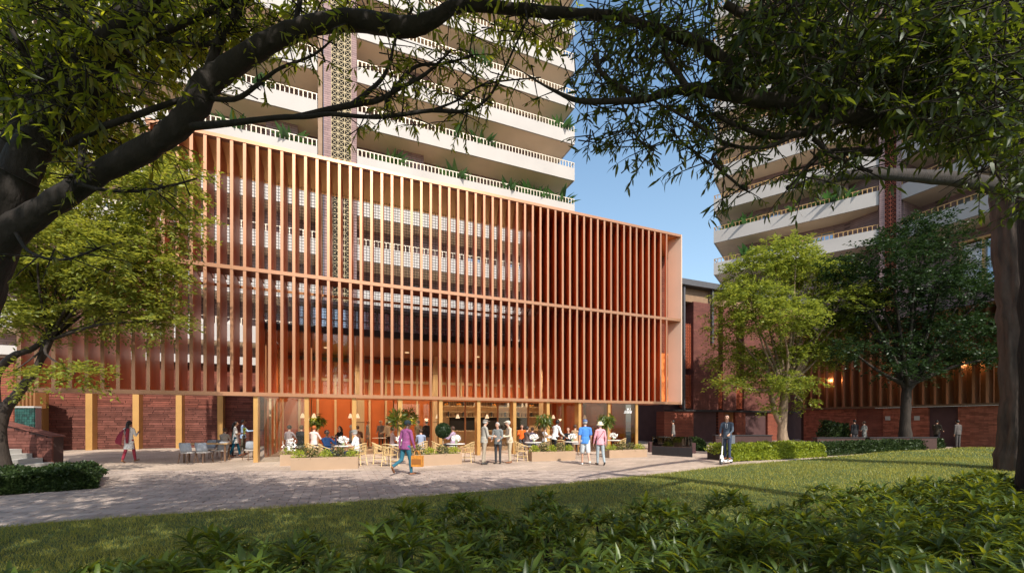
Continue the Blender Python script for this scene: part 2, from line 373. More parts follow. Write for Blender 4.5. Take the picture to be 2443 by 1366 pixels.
# ------------------------------------------------------------------ the slatted pavilion
F = Fr((-10.46, 16.97), UF, WF)
S0, S1, DS, NF = -6.94, 22.48, .4414, 64
ZT, ZM, ZB = 13.0, 7.88, 2.7
BK = 2.75
pav = thing("slatted_pavilion", "long two storey pavilion behind bronze vertical fins with a cafe at its foot", "building", (*F.P(8, 0, 0)[:2], 0))
ST = S0 + 8 * DS          # where the tall part begins
def fin_shift(k, depth):
    s = S0 + k * DS; X, Y, _ = F.P(s, 0, 0); x = X / Y * 1000 + 1221.5
    vp = max(330, 679 + .62 * (x - 500)); D = ((vp - 1221.5) / 1000, 1.0)
    return (D[0] * UF[0] + D[1] * UF[1]) / (D[0] * WF[0] + D[1] * WF[1]) * depth
for k in range(NF + 1):
    s = S0 + k * DS; h = .055; dpt = 2.15 if k < NF else .3; sh = fin_shift(k, dpt)
    ztop = ZT - .14 if k >= 8 else ZM
    m_ = MB(); base = [F.P(s - h, .015, 0), F.P(s + h, .015, 0), F.P(s + h + sh, dpt, 0), F.P(s - h + sh, dpt, 0)]
    for z0, z1 in (((ZB + .14, ZM - .15), (ZM, ztop)) if k >= 8 else ((ZB + .14, ZM - .15),)):
        n0 = len(m_.v); m_.quadbox(base, z0, z1)
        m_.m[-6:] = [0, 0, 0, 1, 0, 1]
    m_.build("fin", [M['bronze'], M['bronze_bounce']], pav)
def fbox(name, a0, a1, b0, b1, z0, z1, m_, fr=F, parent=None, **kw): return MB().box(fr, a0, a1, b0, b1, z0, z1).build(name, m_, parent or pav, **kw)
fbox("bottom_band", S0 - .12, S1, 0, .5, ZB, ZB + .15, M['bronze'])
fbox("middle_band", S0 - .12, S1 - .09, -.004, .9, ZM - .15, ZM, M['bronze'])
fbox("top_band", ST - .1, S1, -.008, .25, ZT - .14, ZT, M['bronze'])

es = (1355 - 1221.5) / 1000; esh = (es * UF[0] + UF[1]) / (es * WF[0] + WF[1]) * BK
pb = .75; pa = F.at(1594, pb)  # panel return turned into the sun so it reads pale
m_ = MB(); m_.quadbox([F.P(S1 - .06, -.01, 0), F.P(S1, -.01, 0), F.P(pa + .06, pb, 0), F.P(pa, pb, 0)], ZB - .002, ZT - .003); m_.build("end_panel", M['litbronze'], pav)
m_ = MB(); m_.quadbox([F.P(ST - .1, .25, 0), F.P(S1 - .02 + .25 * esh / BK, .25, 0), F.P(S1 - .02 + esh * (BK + .3) / BK, BK + .3, 0), F.P(ST - .1, BK + .3, 0)], ZT - .12, ZT - .02); m_.build('roof_soffit', M['copper_soffit'], pav)
# screen of black wire behind the fins, left and middle
m_ = MB(); sA, sB = ST - .1, F.at(1330, BK)
a = sA
while a < sB: m_.box(F, a, a + .018, BK, BK + .014, 6.32, ZT - .1); a += .14
z = 6.4
while z < ZT - .12: m_.box(F, sA, sB, BK + .015, BK + .029, z, z + .018); z += .14
m_.build("wire_screen", M['wire'], pav)
for zz in (7.72,): fbox("screen_rail", sA, sB, BK - .1, BK - .02, zz, zz + .12, M['bronzeD'])
# brick screen wall on the right
sR = F.at(1185, BK)
m_ = MB(); m_.box(F, sB - 2.2, S1 + esh + .25, BK + .12, BK + .42, 6.3, ZT - .1); m_.build("screen_wall", M['brickF'], pav)
m_ = MB(); z = 6.34
while z < ZT - .2: m_.box(F, sB - 2.2, S1 + esh - .1, BK + .085, BK + .118, z, z + .085); z += .12
m_.build("brick_course", M['brickF'], pav)
fbox("lower_screen_wall", F.at(1318, BK), S1 + esh + .25, BK + .1, BK + .4, 2.85, 6.3, M['bouncewall'])
# glazed roof pavilion seen through the wire screen
rp = thing("roof_pavilion", "low glazed pavilion on the roof terrace behind the wire screen", "pavilion", F.P(7, 7.5, 6.3))
fbox("roof", .6, 14.4, 6.4, 9.2, 8.35, 8.55, M['slab'], parent=rp)
for i in range(12):
    a = .9 + i * 1.1; fbox("post", a, a + .09, 6.9, 7.0, 6.3, 8.349, M['slab'], parent=rp)
    w_ = fbox("pane", a + .092, a + 1.098, 6.94, 6.97, 6.34, 8.3, M['window'], parent=rp)
fbox("transom", .9, 14.1, 6.88, 6.899, 7.55, 7.62, M['slab'], parent=rp)
# beam, ceiling, interior
sL, sI = 0.05, 20.6
fbox("floor_beam", sL - .3, sB + 1.5, BK - .1, BK + .25, 5.96, 6.3, M['darkbeam'])
fbox("ceiling", sL, sI + 1.5, BK + .25, 10.0, 5.98, 6.28, M['brownceil'])
fbox("back_wall", sL, sI, 9.95, 10.2, 0, 5.97, M['orange'])
fbox("left_wall", sL - .12, sL, BK + .3, 9.95, 0, 5.97, M['orange'])
fbox("right_wall", sI, sI + .15, BK + .42, 9.95, 0, 5.97, M['orange'])
fbox("back_band", sL, sI, 9.87, 9.948, 4.28, 4.46, M['cream'])
fbox("cornice", sL, sI, 9.6, 9.948, 5.55, 5.76, M['steel'])
a = .8
while a < sI - .3:
    if not (9.2 < a < 14.6): fbox("batten", a, a + .13, 9.84, 9.946, .0, 5.5, M['cream'])
    else: fbox("batten", a, a + .13, 9.84, 9.946, 3.2, 5.5, M['cream'])
    a += 1.05
for i in range(4):
    b0 = 3.6 + i * 1.6; fbox("batten", sL + .002, sL + .09, b0, b0 + .14, 0, 5.7, M['cream'])
for x in (858, 1044, 1297):
    a = F.at(x, 8.2); c = fbox("timber_column", a - .27, a + .27, 8.0, 8.45, 0, 5.97, M['cream'])
    for zz in (1.6, 3.2, 4.8): MB().box(F, a - .274, a + .274, 7.994, 8.455, zz, zz + .03).build("joint", M['darkwood'], c)
fbox("brick_pier", F.at(1392, 9.6), F.at(1442, 9.6), 9.3, 9.84, 0, 5.2, M['brickF'])
# glass line and its mullions
for i in range(0, 10):
    a0 = i * 1.92 + .06; a1 = a0 + 1.82
    if a1 < F.at(1330, BK): fbox("glass_pane", a0, a1, BK, BK + .02, 2.95, 5.94, M['glass'])
    if i in (0, 3, 6, 8, 9): fbox("glass_pane", a0, a1, BK + .03, BK + .05, .05, 2.88, M['glass'])
    fbox("mullion", a0 - .05, a0 + .01, BK - .06, BK + .08, 0, 5.95, M['bronzeD'])
fbox("transom", sL, S1 - 2.0, BK - .07, BK + .09, 2.88, 2.96, M['bronzeD'])
fbox("glass_pane", .12, 1.0, .06, .08, .04, ZB - .02, M['glass']); fbox("glass_pane", 1.02, 1.84, .06, .08, .04, ZB - .02, M['glass'])
fbox("glass_pane", 15.5, 17.1, .06, .08, .04, ZB - .02, M['glass2']); fbox("glass_pane", 17.4, 19.0, .06, .08, .04, ZB - .02, M['glass2'])
fbox("undercroft_soffit", sL, S1 - .3, .5, BK - .1, ZB + .05, ZB + .11, M['bronze_bounce'])
# ground floor columns of the front line
for x in (609, 731, 845, 955, 1053, 1144, 1230, 1310, 1386, 1456, 1522):
    a = F.at(x); fbox("column", a - .085, a + .085, .1, .52, 0, ZB + .02, M['gold'])
# sign on the tinted glass, letter on the back wall
def strokes(name, segs, fr, a0, b, z0, sc, m_, parent, th=.045):
    q = MB()
    for (x0, y0, x1, y1) in segs:
        q.bar(fr.P(a0 + x0 * sc, b, z0 + y0 * sc), fr.P(a0 + x1 * sc, b, z0 + y1 * sc), th * sc * 2, .008)
    return q.build(name, m_, parent)
M['letter'] = mat("white_letter", (.85, .85, .85), .5)
LT = {'J': [(.1, .1, .35, .0), (.35, 0, .5, .15), (.5, .15, .62, 1)], 'U': [(.1, 1, .05, .2), (.05, .2, .25, 0), (.25, 0, .5, .15), (.5, .15, .6, 1)],
      'Q': [(.1, .2, .2, .9), (.2, .9, .5, .95), (.5, .95, .55, .25), (.55, .25, .3, 0), (.3, 0, .1, .2), (.4, .3, .6, 0)],
      'I': [(.2, 0, .35, 1)], 'W': [(.0, 1, .1, 0), (.1, 0, .35, .7), (.35, .7, .5, 0), (.5, 0, .75, 1)],
      'R': [(.05, 0, .05, 1), (.05, 1, .45, 1), (.45, 1, .5, .8), (.5, .8, .4, .55), (.4, .55, .05, .5), (.3, .5, .55, 0)]}
sg = []
for i, ch in enumerate("JUQIIB".replace("B", "W")):
    ox = [0, .72, 1.5, 2.1, 2.5, 2.9][i]; sg += [(x0 + ox, y0, x1 + ox, y1) for x0, y0, x1, y1 in LT[ch]]
for i, ch in enumerate("WJ"): sg += [(x0 + 1.6 + i * .9, y0 * .8 + 1.15, x1 + 1.6 + i * .9, y1 * .8 + 1.15) for x0, y0, x1, y1 in LT[ch]]
strokes("lettering", sg, F, F.at(1489), .05, F.zat(1500, 985), .155, M['letter'], pav, .05)
strokes("lettering", LT['R'], F, F.at(1025, 9.8), 9.8, F.zat(1028, 899, 9.8), .38, M['letter'], pav, .05)

# ------------------------------------------------------------------ brick wall and court on the left
BW = 12.7
lw = thing("brick_court_wall", "long red stone brick wall behind gold columns on the left", "wall", (*F.P(-6, BW, 0)[:2], 0))
wa0, wa1 = F.at(-60, BW), F.at(640, BW)
fbox("wall_core", wa0, wa1, BW + .03, BW + .4, 0, 5.2, M['mortar'], parent=lw)
bricks = []; z = .01; row = 0
while z < 5.15:
    h = RNG.choice((.10, .12, .15)); a = wa0 - RNG.uniform(0, .8)
    while a < wa1:
        l = RNG.choice((.55, .75, .95, .7)); bricks.append((row, max(a, wa0), min(a + l, wa1), z, z + h)); a += l
    z += h; row += 1
joined = MB(); cnt = 0
ubrick = MB().box(WORLD, -.5, .5, 0, 1, -.5, .5); ume = bpy.data.meshes.new("brick"); ume.from_pydata(ubrick.v, [], ubrick.f); ume.materials.append(M['brickO'])
rF = math.atan2(UF[1], UF[0])
colpx = [(85, 108), (205, 222), (317, 331), (420, 433), (519, 529)]
for row, a0, a1, z0, z1 in bricks:
    if a1 - a0 < .1: continue
    pr = RNG.uniform(0, .03); g = .011
    vis = F.P(a0, BW, 0); xx = vis[0] / vis[1] * 1000 + 1221.5
    if cnt < 300 and z1 < 2.62 and xx > 100:
        c = F.P((a0 + a1) / 2, BW - pr, (z0 + z1) / 2)
        o = link("brick", ume, lw, Vector(c) - lw.location); o.rotation_euler = (0, 0, rF); o.scale = (a1 - a0 - 2 * g, .05 + pr, z1 - z0 - 2 * g); cnt += 1
    else: joined.box(F, a0 + g, a1 - g, BW - pr, BW + .04, z0 + g, z1 - g)
joined.build("brick_field", M['brickS'], lw, kind="stuff")
for x0, x1 in colpx:
    a0, a1 = F.at(x0, BW - .55), F.at((x0 * .66 + x1 * .34), BW - .55)
    fbox("column", a0, a0 + .3, BW - .6, BW - .03, 0, 5.3, M['gold'], parent=lw)
# white terrace over the wall, with parasols
ter = thing("upper_terrace", "white edged terrace with recessed brick rooms above the court wall", "building", (*F.P(-3, BW + 1, 5.3)[:2], 5.3))
fbox("slab_edge", wa0, wa1, BW - .5, BW + .3, 5.35, 5.85, M['slab'], parent=ter)
fbox("terrace_floor", wa0, wa1, BW + .3, BW + 6, 5.4, 5.7, M['soffit'], parent=ter)
fbox("room_wall", wa0, wa1, BW + 4.5, BW + 4.8, 5.7, 9.2, M['purple'], parent=ter)
fbox("room_roof", wa0, wa1, BW + 2.2, BW + 6, 9.2, 9.6, M['slab'], parent=ter)
for x in (440, 487, 540): 
    a = F.at(x, BW + 4.4); w_ = fbox("window", a - .7, a + .7, BW + 4.4, BW + 4.49, 5.9, 8.3, M['steel'], parent=ter); fbox("pane", a - .62, a + .62, BW + 4.37, BW + 4.398, 5.98, 8.22, M['window'], parent=w_)
def parasol(x, y, s, label):
    X, Y, Z = F.P(F.at(x, BW + 1.5), BW + 1.5, 5.72); r_ = thing("parasol", label, "parasol", (X, Y, Z), "white parasols on the terrace")
    q = MB(); q.lathe([(.04, 0), (.04, 2.9)], (X, Y, Z), 8); q.build("pole", M['white'], r_)
    q = MB(); q.lathe([(1.75 * s, 1.95), (1.72 * s, 2.0), (.9 * s, 2.35), (.05, 3.05)], (X, Y, Z), 4); q.build("canopy", M['slab'], r_)
parasol(470, 760, 1.0, "left white pyramid parasol on the terrace seen between bronze fins"); parasol(556, 760, 1.0, "right white pyramid parasol on the terrace seen between bronze fins")

# left edge: sloped stair wall, steps, tiled panel
sw = thing("stair_wall", "low brick wall with sloping top beside the concrete steps", "wall", (-18, 15.6, 0))
SY = 15.56
def topz(X): return 1.12 + max(0, (-17.09 - X)) * .262
m_ = MB(); m_.add([(-21, SY + .03, 0), (-17.1, SY + .03, 0), (-17.1, SY + .42, 0), (-21, SY + .42, 0), (-21, SY + .03, topz(-21) - .03), (-17.1, SY + .03, topz(-17.1) - .03), (-17.1, SY + .42, topz(-17.1) - .03), (-21, SY + .42, topz(-21) - .03)], BOXF); m_.build("wall_core", M['mortar'], sw)
m_ = MB(); m_.add([(-21, SY - .03, topz(-21) - .028), (-17.06, SY - .03, topz(-17.06) - .028), (-17.06, SY + .46, topz(-17.06) - .028), (-21, SY + .46, topz(-21) - .028), (-21, SY - .03, topz(-21) + .01), (-17.06, SY - .03, topz(-17.06) + .01), (-17.06, SY + .46, topz(-17.06) + .01), (-21, SY + .46, topz(-21) + .01)], BOXF); m_.build("coping", M['brickO'], sw)
z = .005; row = 0
while z < 2.0:
    h = .118; a = -17.08; first = True
    while a > -20.8:
        l = RNG.choice((.42, .48, .36)) if not (first and row % 2) else .2; first = False
        x0, x1 = a - l, a
        zt = min(z + h, topz(x1) - .04)
        if zt - z > .03:
            pr = RNG.uniform(.0, .012)
            o = link("brick", ume, sw, Vector(((x0 + x1) / 2, SY - pr, (z + zt) / 2)) - sw.location); o.scale = (l - .014, .06 + pr, zt - z - .012)
        a -= l
    z += h; row += 1
steps = thing("entrance_steps", "grey concrete steps rising to the left at the brick stair wall", "steps", (-19, 15, 0))
for i, xr in enumerate((91, 64, 38, 12)):
    X1 = (xr - 1221.5) / 1000 * 15.0; z1 = (i + 1) * .165
    MB().box(WORLD, -22, X1, 14.1 , SY - .05, z1 - .165, z1).build("step", M['concrete'], steps)
tp = thing("tiled_panel", "green glazed tile panel with white cap at far left", "panel", (*px(58, 1000, 21)[:2], 0))
p0, p1 = px(35, 1025, 21), px(82, 972, 21)
for i in range(8):
    for j in range(12):
        X0 = p0.x + (p1.x - p0.x) * i / 8; dx = (p1.x - p0.x) / 8; z0 = .9 + j * .125
        MB().box(WORLD, X0 + .006, X0 + dx - .006, 21 - RNG.uniform(0, .01), 21.06, z0 + .005, z0 + .12).build("tile", M['green_tile'], tp)
MB().box(WORLD, p0.x - .02, p1.x + .02, 21.05, 21.3, 0, p1.z).build("backing", M['darkbrick'], tp)
MB().box(WORLD, p0.x - .03, p1.x + .03, 20.95, 21.3, p1.z, p1.z + .08).build("cap", M['slab'], tp)
sd = thing("side_wing", "brown slatted side wing with brick pier behind the left tree", "building", (*px(30, 1000, 21.8)[:2], 0))
for i in range(7):
    X0 = px(36 + i * 9, 0, 21.6).x; MB().box(WORLD, X0, X0 + .09, 21.4, 21.9, 2.35, 4.6).build("slat", M['bronzeD'], sd)
MB().box(WORLD, px(30, 0, 22).x, px(95, 0, 22).x, 22, 22.2, 2.3, 4.6).build("back_wall", M['bronzeD'], sd)
MB().box(WORLD, px(-60, 0, 21.4).x, px(35, 0, 21.4).x, 21.35, 21.9, 0, 4.6).build("pier", M['brickF'], sd)

# ------------------------------------------------------------------ towers with balconies
def wing(root, fr, segs, levels, brick, railm, depth=2.4, ret=None, wallz=(0, 60), face=M['slab'], bal=.28, win=4.4, RH=.5):
    for (a0, a1, r0) in segs:
        wa = a0 + (2.2 if r0 else 0)
        MB().box(fr, wa, a1, depth, depth + .3, wallz[0], wallz[1]).build("wall", brick, root)
        if r0: MB().box(fr, wa, wa + .3, depth + .3, depth + 9, wallz[0], wallz[1]).build("wall", brick, root)
        for zr in levels:
            zb = zr - 1.6
            q = MB().box(fr, a0, a1, 0, .14, zb, zr - RH)
            if r0: q.box(fr, a0, a0 + .14, .14, 9, zb, zr - RH)
            q.build("parapet", face, root)
            MB().box(fr, a0 + (.14 if r0 else 0), a1, .14, depth if not r0 else depth + .001, zb + .004, zb + .25).build("balcony_floor", M['soffit'], root)
            if r0: MB().box(fr, a0 + .14, wa, depth + .002, 9, zb + .004, zb + .25).build("balcony_floor", M['soffit'], root)
            q = MB().box(fr, a0, a1, .03, .09, zr - .05, zr)
            if r0: q.box(fr, a0 + .03, a0 + .09, .09, 9, zr - .05, zr)
            q.build("handrail", railm, root)
            q = MB(); a = a0 + .02
            while a < a1: q.box(fr, a, a + .055, .03, .09, zr - RH, zr - .05); a += bal
            q.build("baluster_row", railm, root, kind="stuff")
            a = wa + 1.0 + RNG.uniform(0, 1.5)
            while a + 2 < a1:
                t = RNG.random()
                if t < .65:
                    f_ = MB().box(fr, a, a + 1.8, depth - .06, depth - .002, zb + .28, zb + 2.7).build("window", M['darkwood'] if railm is M['rail'] else railm, root)
                    MB().box(fr, a + .08, a + .86, depth - .08, depth - .062, zb + .36, zb + 2.6).build("pane", M['window'], f_)
                    MB().box(fr, a + .94, a + 1.72, depth - .08, depth - .062, zb + .36, zb + 2.6).build("pane", M['window'], f_)
                else:
                    MB().box(fr, a, a + 2.0, depth - .9, depth - .002, zb + .25, zb + 3.19).build("brick_bay", brick, root)
                a += win * RNG.uniform(.8, 1.15)
def lattice(root, fr, a0, a1, b, z0, z1, cell, m_, back):
    MB().box(fr, a0, a1, b + .2, b + .25, z0, z1).build("lattice_void", back, root)
    q = MB(); n = max(1, round((a1 - a0) / cell)); c = (a1 - a0) / n; t = .020
    for i in range(n + 1): q.box(fr, a0 + i * c - t, a0 + i * c + t, b, b + .06, z0, z1)
    z = z0
    while z < z1 - c * .5:
        q.box(fr, a0, a1, b + .005, b + .055, z - t, z + t)
        for i in range(n):
            x0 = a0 + i * c
            q.bar(fr.P(x0, b + .03, z), fr.P(x0 + c, b + .03, z + c), .014, .014); q.bar(fr.P(x0 + c, b + .03, z), fr.P(x0, b + .03, z + c), .014, .014)
        z += c
    q.build("lattice_screen", m_, root)
TL = Fr((5.53, 37.0), (-UF[0], -UF[1]), WF)
t1 = thing("apartment_tower", "tall white balcony apartment tower rising behind the bronze pavilion", "building", (*TL.P(12, 4, 0)[:2], 0))
s1, s2, s3, s4 = TL.at(852), TL.at(838, .3), TL.at(790, .3), TL.at(772, .3)
s5 = TL.at(757)
levels = [21.27 + 3.2 * k for k in range(-4, 9)]
wing(t1, TL, [(0, s1, True), (s5, 38, False)], levels, M['purple'], M['rail'], wallz=(0, 48))
sh = MB().box(TL, s1 + .02, s2, .3, 4, 0, 48).box(TL, s3, s4, .3, 4, 0, 48).box(TL, s2, s3, .62, 4, 0, 48); sh.build("stair_shaft", M['purple'], t1)
MB().box(TL, s4 + .1, s5 - .002, .95, 3, 0, 48).build("shaft_fin", M['woodsoffit'], t1)
lattice(t1, TL, s2 + .01, s3 - .01, .32, 6, 47, .42, M['lattice'], M['black'])
# right tower
dA = (.801, -.598); nA = (.598, .801)
TR = Fr((20.4, 42.4), dA, nA)
t2 = thing("apartment_tower", "shaded beige balcony apartment tower behind trees on the right", "building", (*TR.P(8, 6, 0)[:2], 0))
lv2 = [18.06 + 3.2 * k for k in range(0, 9)]
sa = TR.at(2097); sb = TR.at(2150)
wing(t2, TR, [(0, sa, True)], lv2, M['purple'], M['goldrail'], wallz=(10, 47), bal=.32, RH=.42)
PB = TR.P(sb, 0, 0); TB = Fr(PB[:2], (.413, -.911), (.911, .413))
wing(t2, TB, [(0.0, 15, False)], lv2, M['purple'], M['goldrail'], wallz=(9, 47), bal=.36, depth=3.0, RH=.42)
MB().box(TR, sa + .02, sa + .35, -.1, 3, 8, 47).box(TR, sb - .3, sb, -.1, 3, 8, 47).box(TR, sa + .35, sb - .3, .35, 3, 8, 47).build("stair_shaft", M['purple'], t2)
lattice(t2, TR, sa + .36, sb - .31, 0, 8, 46, .36, M['redlat'], M['black'])
MB().box(TR, 3.5, sa, 3.6, 9, 0, 16.4).build("core_wall", M['purple'], t2)
MB().box(TB, -4.5, -.01, .4, 3.3, 8, 47).build('wall', M['purple'], t2)
for i in range(5):
    a = 2.6 + i * 1.25; f_ = MB().box(TB, a, a + .12, 2.3, 2.9, 11.9, 15.4).build("window_post", M['goldrail'], t2)
    MB().box(TB, a + .12, a + 1.25, 2.6, 2.63, 11.9, 15.3).build("pane", M['window'], f_)
MB().box(TB, 2.5, 9, 2.28, 2.92, 15.4, 15.55).build("window_head", M['goldrail'], t2)

# ------------------------------------------------------------------ right court: low brown block and slatted podium
Q = Fr((28.4, 29.0), (-.3794, .9252), (.9252, .3794))       # a runs away from the camera, b to the right
pod = thing("slatted_podium", "dark bronze slatted podium over a red brick base on the right", "building", (*Q.P(2, 3, 0)[:2], 0))
def qbox(name, a0, a1, b0, b1, z0, z1, m_, **kw): return MB().box(Q, a0, a1, b0, b1, z0, z1).build(name, m_, kw.pop('parent', pod), **kw)
qbox("sill_band", -7, 8.6, 0, .3, 2.68, 2.82, M['darkwood']); qbox("head_band", -7, 8.6, 0, .3, 8.9, 9.1, M['bronzeD'])
qbox("back_panel", -7, 8.6, 1.1, 1.25, 2.75, 9, M['bronzeD']); qbox("roof", -7, 8.6, .3, 9, 8.92, 9.08, M['steel'])
a = -6.9
while a < 8.5: qbox("slat", a, a + .12, .03, .75, 2.82, 8.9, M['bronze']); a += .62
for a, zz in ((5.9, 4.9), (1.4, 5.6), (-2.2, 5.2)):
    X, Y, _ = Q.P(a, .95, 0); wl = thing("wall_lamp", "small warm wall lamp glowing behind the podium slats, %s" % ("far left one" if a > 5 else "middle one" if a > 0 else "right one"), "lamp", (X, Y, zz), "wall lamps behind the podium slats")
    MB().box(Q, a - .08, a + .08, .98, 1.09, zz, zz + .4).build("lamp_body", M['lampshade'], wl)
    ld = bpy.data.lights.new("lamp_glow", 'POINT'); ld.energy = 16; ld.color = (1, .6, .28); ld.shadow_soft_size = .1; lo = link("lamp_glow", ld); X, Y, _ = Q.P(a, .85, 0); lo.location = (X, Y, zz + .2)
a = -7.0
panels = [(-7, -5.0, 'd'), (-5.0, -1.7, 'b'), (-1.7, -.2, 'd'), (-.2, 2.4, 'b'), (2.4, 4.2, 'r'), (4.2, 8.2, 'b')]
qbox("base_core", -7, 8.6, .55, 1.2, 0, 2.68, M['mortar'])
bf = MB()
for a0, a1, kind in panels:
    if kind == 'b':
        z = .01; r_ = 0
        while z < 2.6:
            a = a0 - (.2 if r_ % 2 else 0)
            while a < a1:
                x0, x1 = max(a, a0), min(a + .42, a1)
                if x1 - x0 > .05: bf.box(Q, x0 + .006, x1 - .006, .25 - RNG.uniform(0, .015), .55, z + .005, z + .083)
                a += .42
            z += .088; r_ += 1
    else: qbox("recess_panel", a0, a1, .45 if kind == 'd' else .38, .54, 0, 2.67, M['darkbrick'] if kind == 'd' else M['brickW'])
bf.build("brick_field", M['brickLit'], pod, kind="stuff")
for a in (2.25, 0.55): 
    qbox("plaque", a - .3, a, .2, .245, 1.75, 2.05, M['concrete'])
K = Fr((13.8, 33.0), UF, WF)
blk = thing("brown_brick_block", "dark brick block with lattice strips under a thin grey roof in the court corner", "building", (*K.P(6, 2, 0)[:2], 0))
def kbox(name, a0, a1, b0, b1, z0, z1, m_, **kw): return MB().box(K, a0, a1, b0, b1, z0, z1).build(name, m_, kw.pop('parent', blk), **kw)
k = lambda x: K.at(x)
kbox("roof", k(1605), k(1960), -.3, 6, 12.3, 12.75, M['steel']); kbox("core", k(1605), k(1960), 1.0, 5, 0, 12.3, M['darkbrick'])
kbox("ceiling_panel", k(1605), k(1960), .3, 1.0, 11.2, 12.29, M['woodsoffit'])
kbox("corner_post", k(1629), k(1633), -.1, .1, 2.6, 12.3, M['steel']); kbox("corner_post", k(1697), k(1701), -.1, .1, 8, 12.3, M['steel'])
M['wallbr'] = brick_mat("umber_brick", UF, (.17, .062, .048), (.13, .048, .040), (.05, .025, .022), .6, .1)
kbox("brick_pier", k(1657), k(1716), .1, .98, 2.6, 11.2, M['wallbr']); kbox("brick_pier", k(1732), k(1764), .3, .98, 2.6, 11.2, M['wallbr']); kbox("brick_pier", k(1780), k(1905), .2, .98, 2.6, 11.2, M['wallbr'])
for x0, x1, zs in ((1634, 1656, ((2.75, 5.4), (5.9, 9.4))), (1717, 1731, ((2.75, 5.6),)), (1765, 1779, ((2.75, 5.0),))):
    for z0, z1 in zs: lattice(blk, K, k(x0), k(x1), .35, z0, z1, .26, M['redlat'], M['brickF'])
kbox("band", k(1605), k(1905), -.02, .9, 2.45, 2.6, M['darkbeam'])
for x0, x1, m_ in ((1587, 1657, 'brickF'), (1657, 1716, 'darkbrick'), (1716, 1731, 'brickF'), (1731, 1757, 'bronzeD'), (1757, 1781, 'brickF'), (1781, 1834, 'darkbrick'), (1834, 1864, 'brickF'), (1864, 1905, 'darkbrick')):
    kbox("base_panel", k(x0) + .005, k(x1) - .005, .1 if m_ == 'brickF' else .3, .98, 0, 2.44, M[m_])
# low court walls, planter kerbs, ramp balustrade
def low_wall(x0, x1, yb, h, label, m_='darkbrick', cap='steel', t=.35):
    (X0, Y0), (X1, Y1) = gr(x0, yb[0]), gr(x1, yb[1]); L_ = math.hypot(X1 - X0, Y1 - Y0); u = ((X1 - X0) / L_, (Y1 - Y0) / L_)
    fr = Fr((X0, Y0), u, (-u[1], u[0])); r_ = thing("court_wall", label, "low wall", ((X0 + X1) / 2, (Y0 + Y1) / 2, 0))
    n = max(2, int(L_ / .55)); rows = max(2, int(h / .16))
    MB().box(fr, 0, L_, .03, t, 0, h - .05).build("wall_core", M['mortar'], r_)
    q = MB()
    for j in range(rows):
        for i in range(-1, n):
            a0 = max(0, (i + (.5 if j % 2 else 0)) * L_ / n); a1 = min(L_, (i + 1 + (.5 if j % 2 else 0)) * L_ / n)
            if a1 - a0 > .06: q.box(fr, a0 + .006, a1 - .006, RNG.uniform(0, .012), .05, j * (h - .05) / rows + .005, (j + 1) * (h - .05) / rows - .005)
    q.build("brick_face", M[m_], r_); MB().box(fr, -.03, L_ + .03, -.03, t + .03, h - .048, h).build("coping", M[cap], r_)
low_wall(1832, 1700, (1078, 1078), .95, "low brown brick court wall behind the scooter rider", 'brickS', 'darkbeam')
low_wall(2050, 1938, (1072, 1073), .75, "low dark brick court wall left of the dark tree", 'darkbrick', 'darkbeam')
low_wall(2220, 2062, (1071, 1072), .75, "low dark brick court wall crossing behind the dark tree trunk", 'brickS', 'darkbeam')
rb = thing("ramp_balustrade", "dark glass balustrade beside the ramp right of the cafe", "balustrade", (*gr(1600, 1084), 0))
p = [gr(1556, 1084), gr(1652, 1090)]
for i in range(3):
    t0, t1_ = i / 3, (i + 1) / 3 - .004
    A = [p[0][j] + (p[1][j] - p[0][j]) * t0 for j in (0, 1)]; B = [p[0][j] + (p[1][j] - p[0][j]) * t1_ for j in (0, 1)]
    MB().quadbox([(A[0], A[1]), (B[0], B[1]), (B[0], B[1] + .02), (A[0], A[1] + .02)], .45, .95).build("pane", M['glass3'], rb)
    MB().quadbox([(A[0], A[1] - .02), (B[0], B[1] - .02), (B[0], B[1] + .06), (A[0], A[1] + .06)], 0, .44).build("base_panel", M['darkbeam'], rb)
kb = thing("ramp_kerb", "dark brick kerb wall of the ramp beside the last planter", "low wall", (*gr(1600, 1080), 0))
(X0, Y0), (X1, Y1) = gr(1550, 1078), gr(1660, 1081)
MB().quadbox([(X0, Y0), (X1, Y1), (X1, Y1 + .3), (X0, Y0 + .3)], 0, .55).build("kerb_wall", M['darkbrick'], kb)
# ------------------------------------------------------------------ foliage tools
def scatter(name, bv, bf, Rm, pos, mats, parent=None, kind=None, smooth=False):
    bv = np.array(bv, dtype=np.float32); bf = np.array(bf, dtype=np.int64); nv = len(bv); T = len(pos); k = bf.shape[1]
    V = np.einsum('tij,vj->tvi', Rm.astype(np.float32), bv) + np.asarray(pos, dtype=np.float32)[:, None, :]
    if parent is not None: V = V - np.array(wloc(parent), dtype=np.float32)
    Fi = (bf[None] + (np.arange(T) * nv)[:, None, None]).reshape(-1)
    me = bpy.data.meshes.new(name); me.vertices.add(T * nv); me.vertices.foreach_set("co", V.reshape(-1).astype(np.float32))
    me.loops.add(len(Fi)); me.loops.foreach_set("vertex_index", Fi.astype(np.int32))
    me.polygons.add(T * len(bf)); me.polygons.foreach_set("loop_start", np.arange(0, len(Fi), k, dtype=np.int32)); me.update(calc_edges=True)
    for m_ in (mats if isinstance(mats, (list, tuple)) else [mats]): me.materials.append(m_)
    if smooth: me.polygons.foreach_set("use_smooth", np.ones(len(me.polygons), dtype=bool))
    return link(name, me, parent, None, kind)
def nrm(a): return a / np.maximum(1e-9, np.linalg.norm(a, axis=-1, keepdims=True))
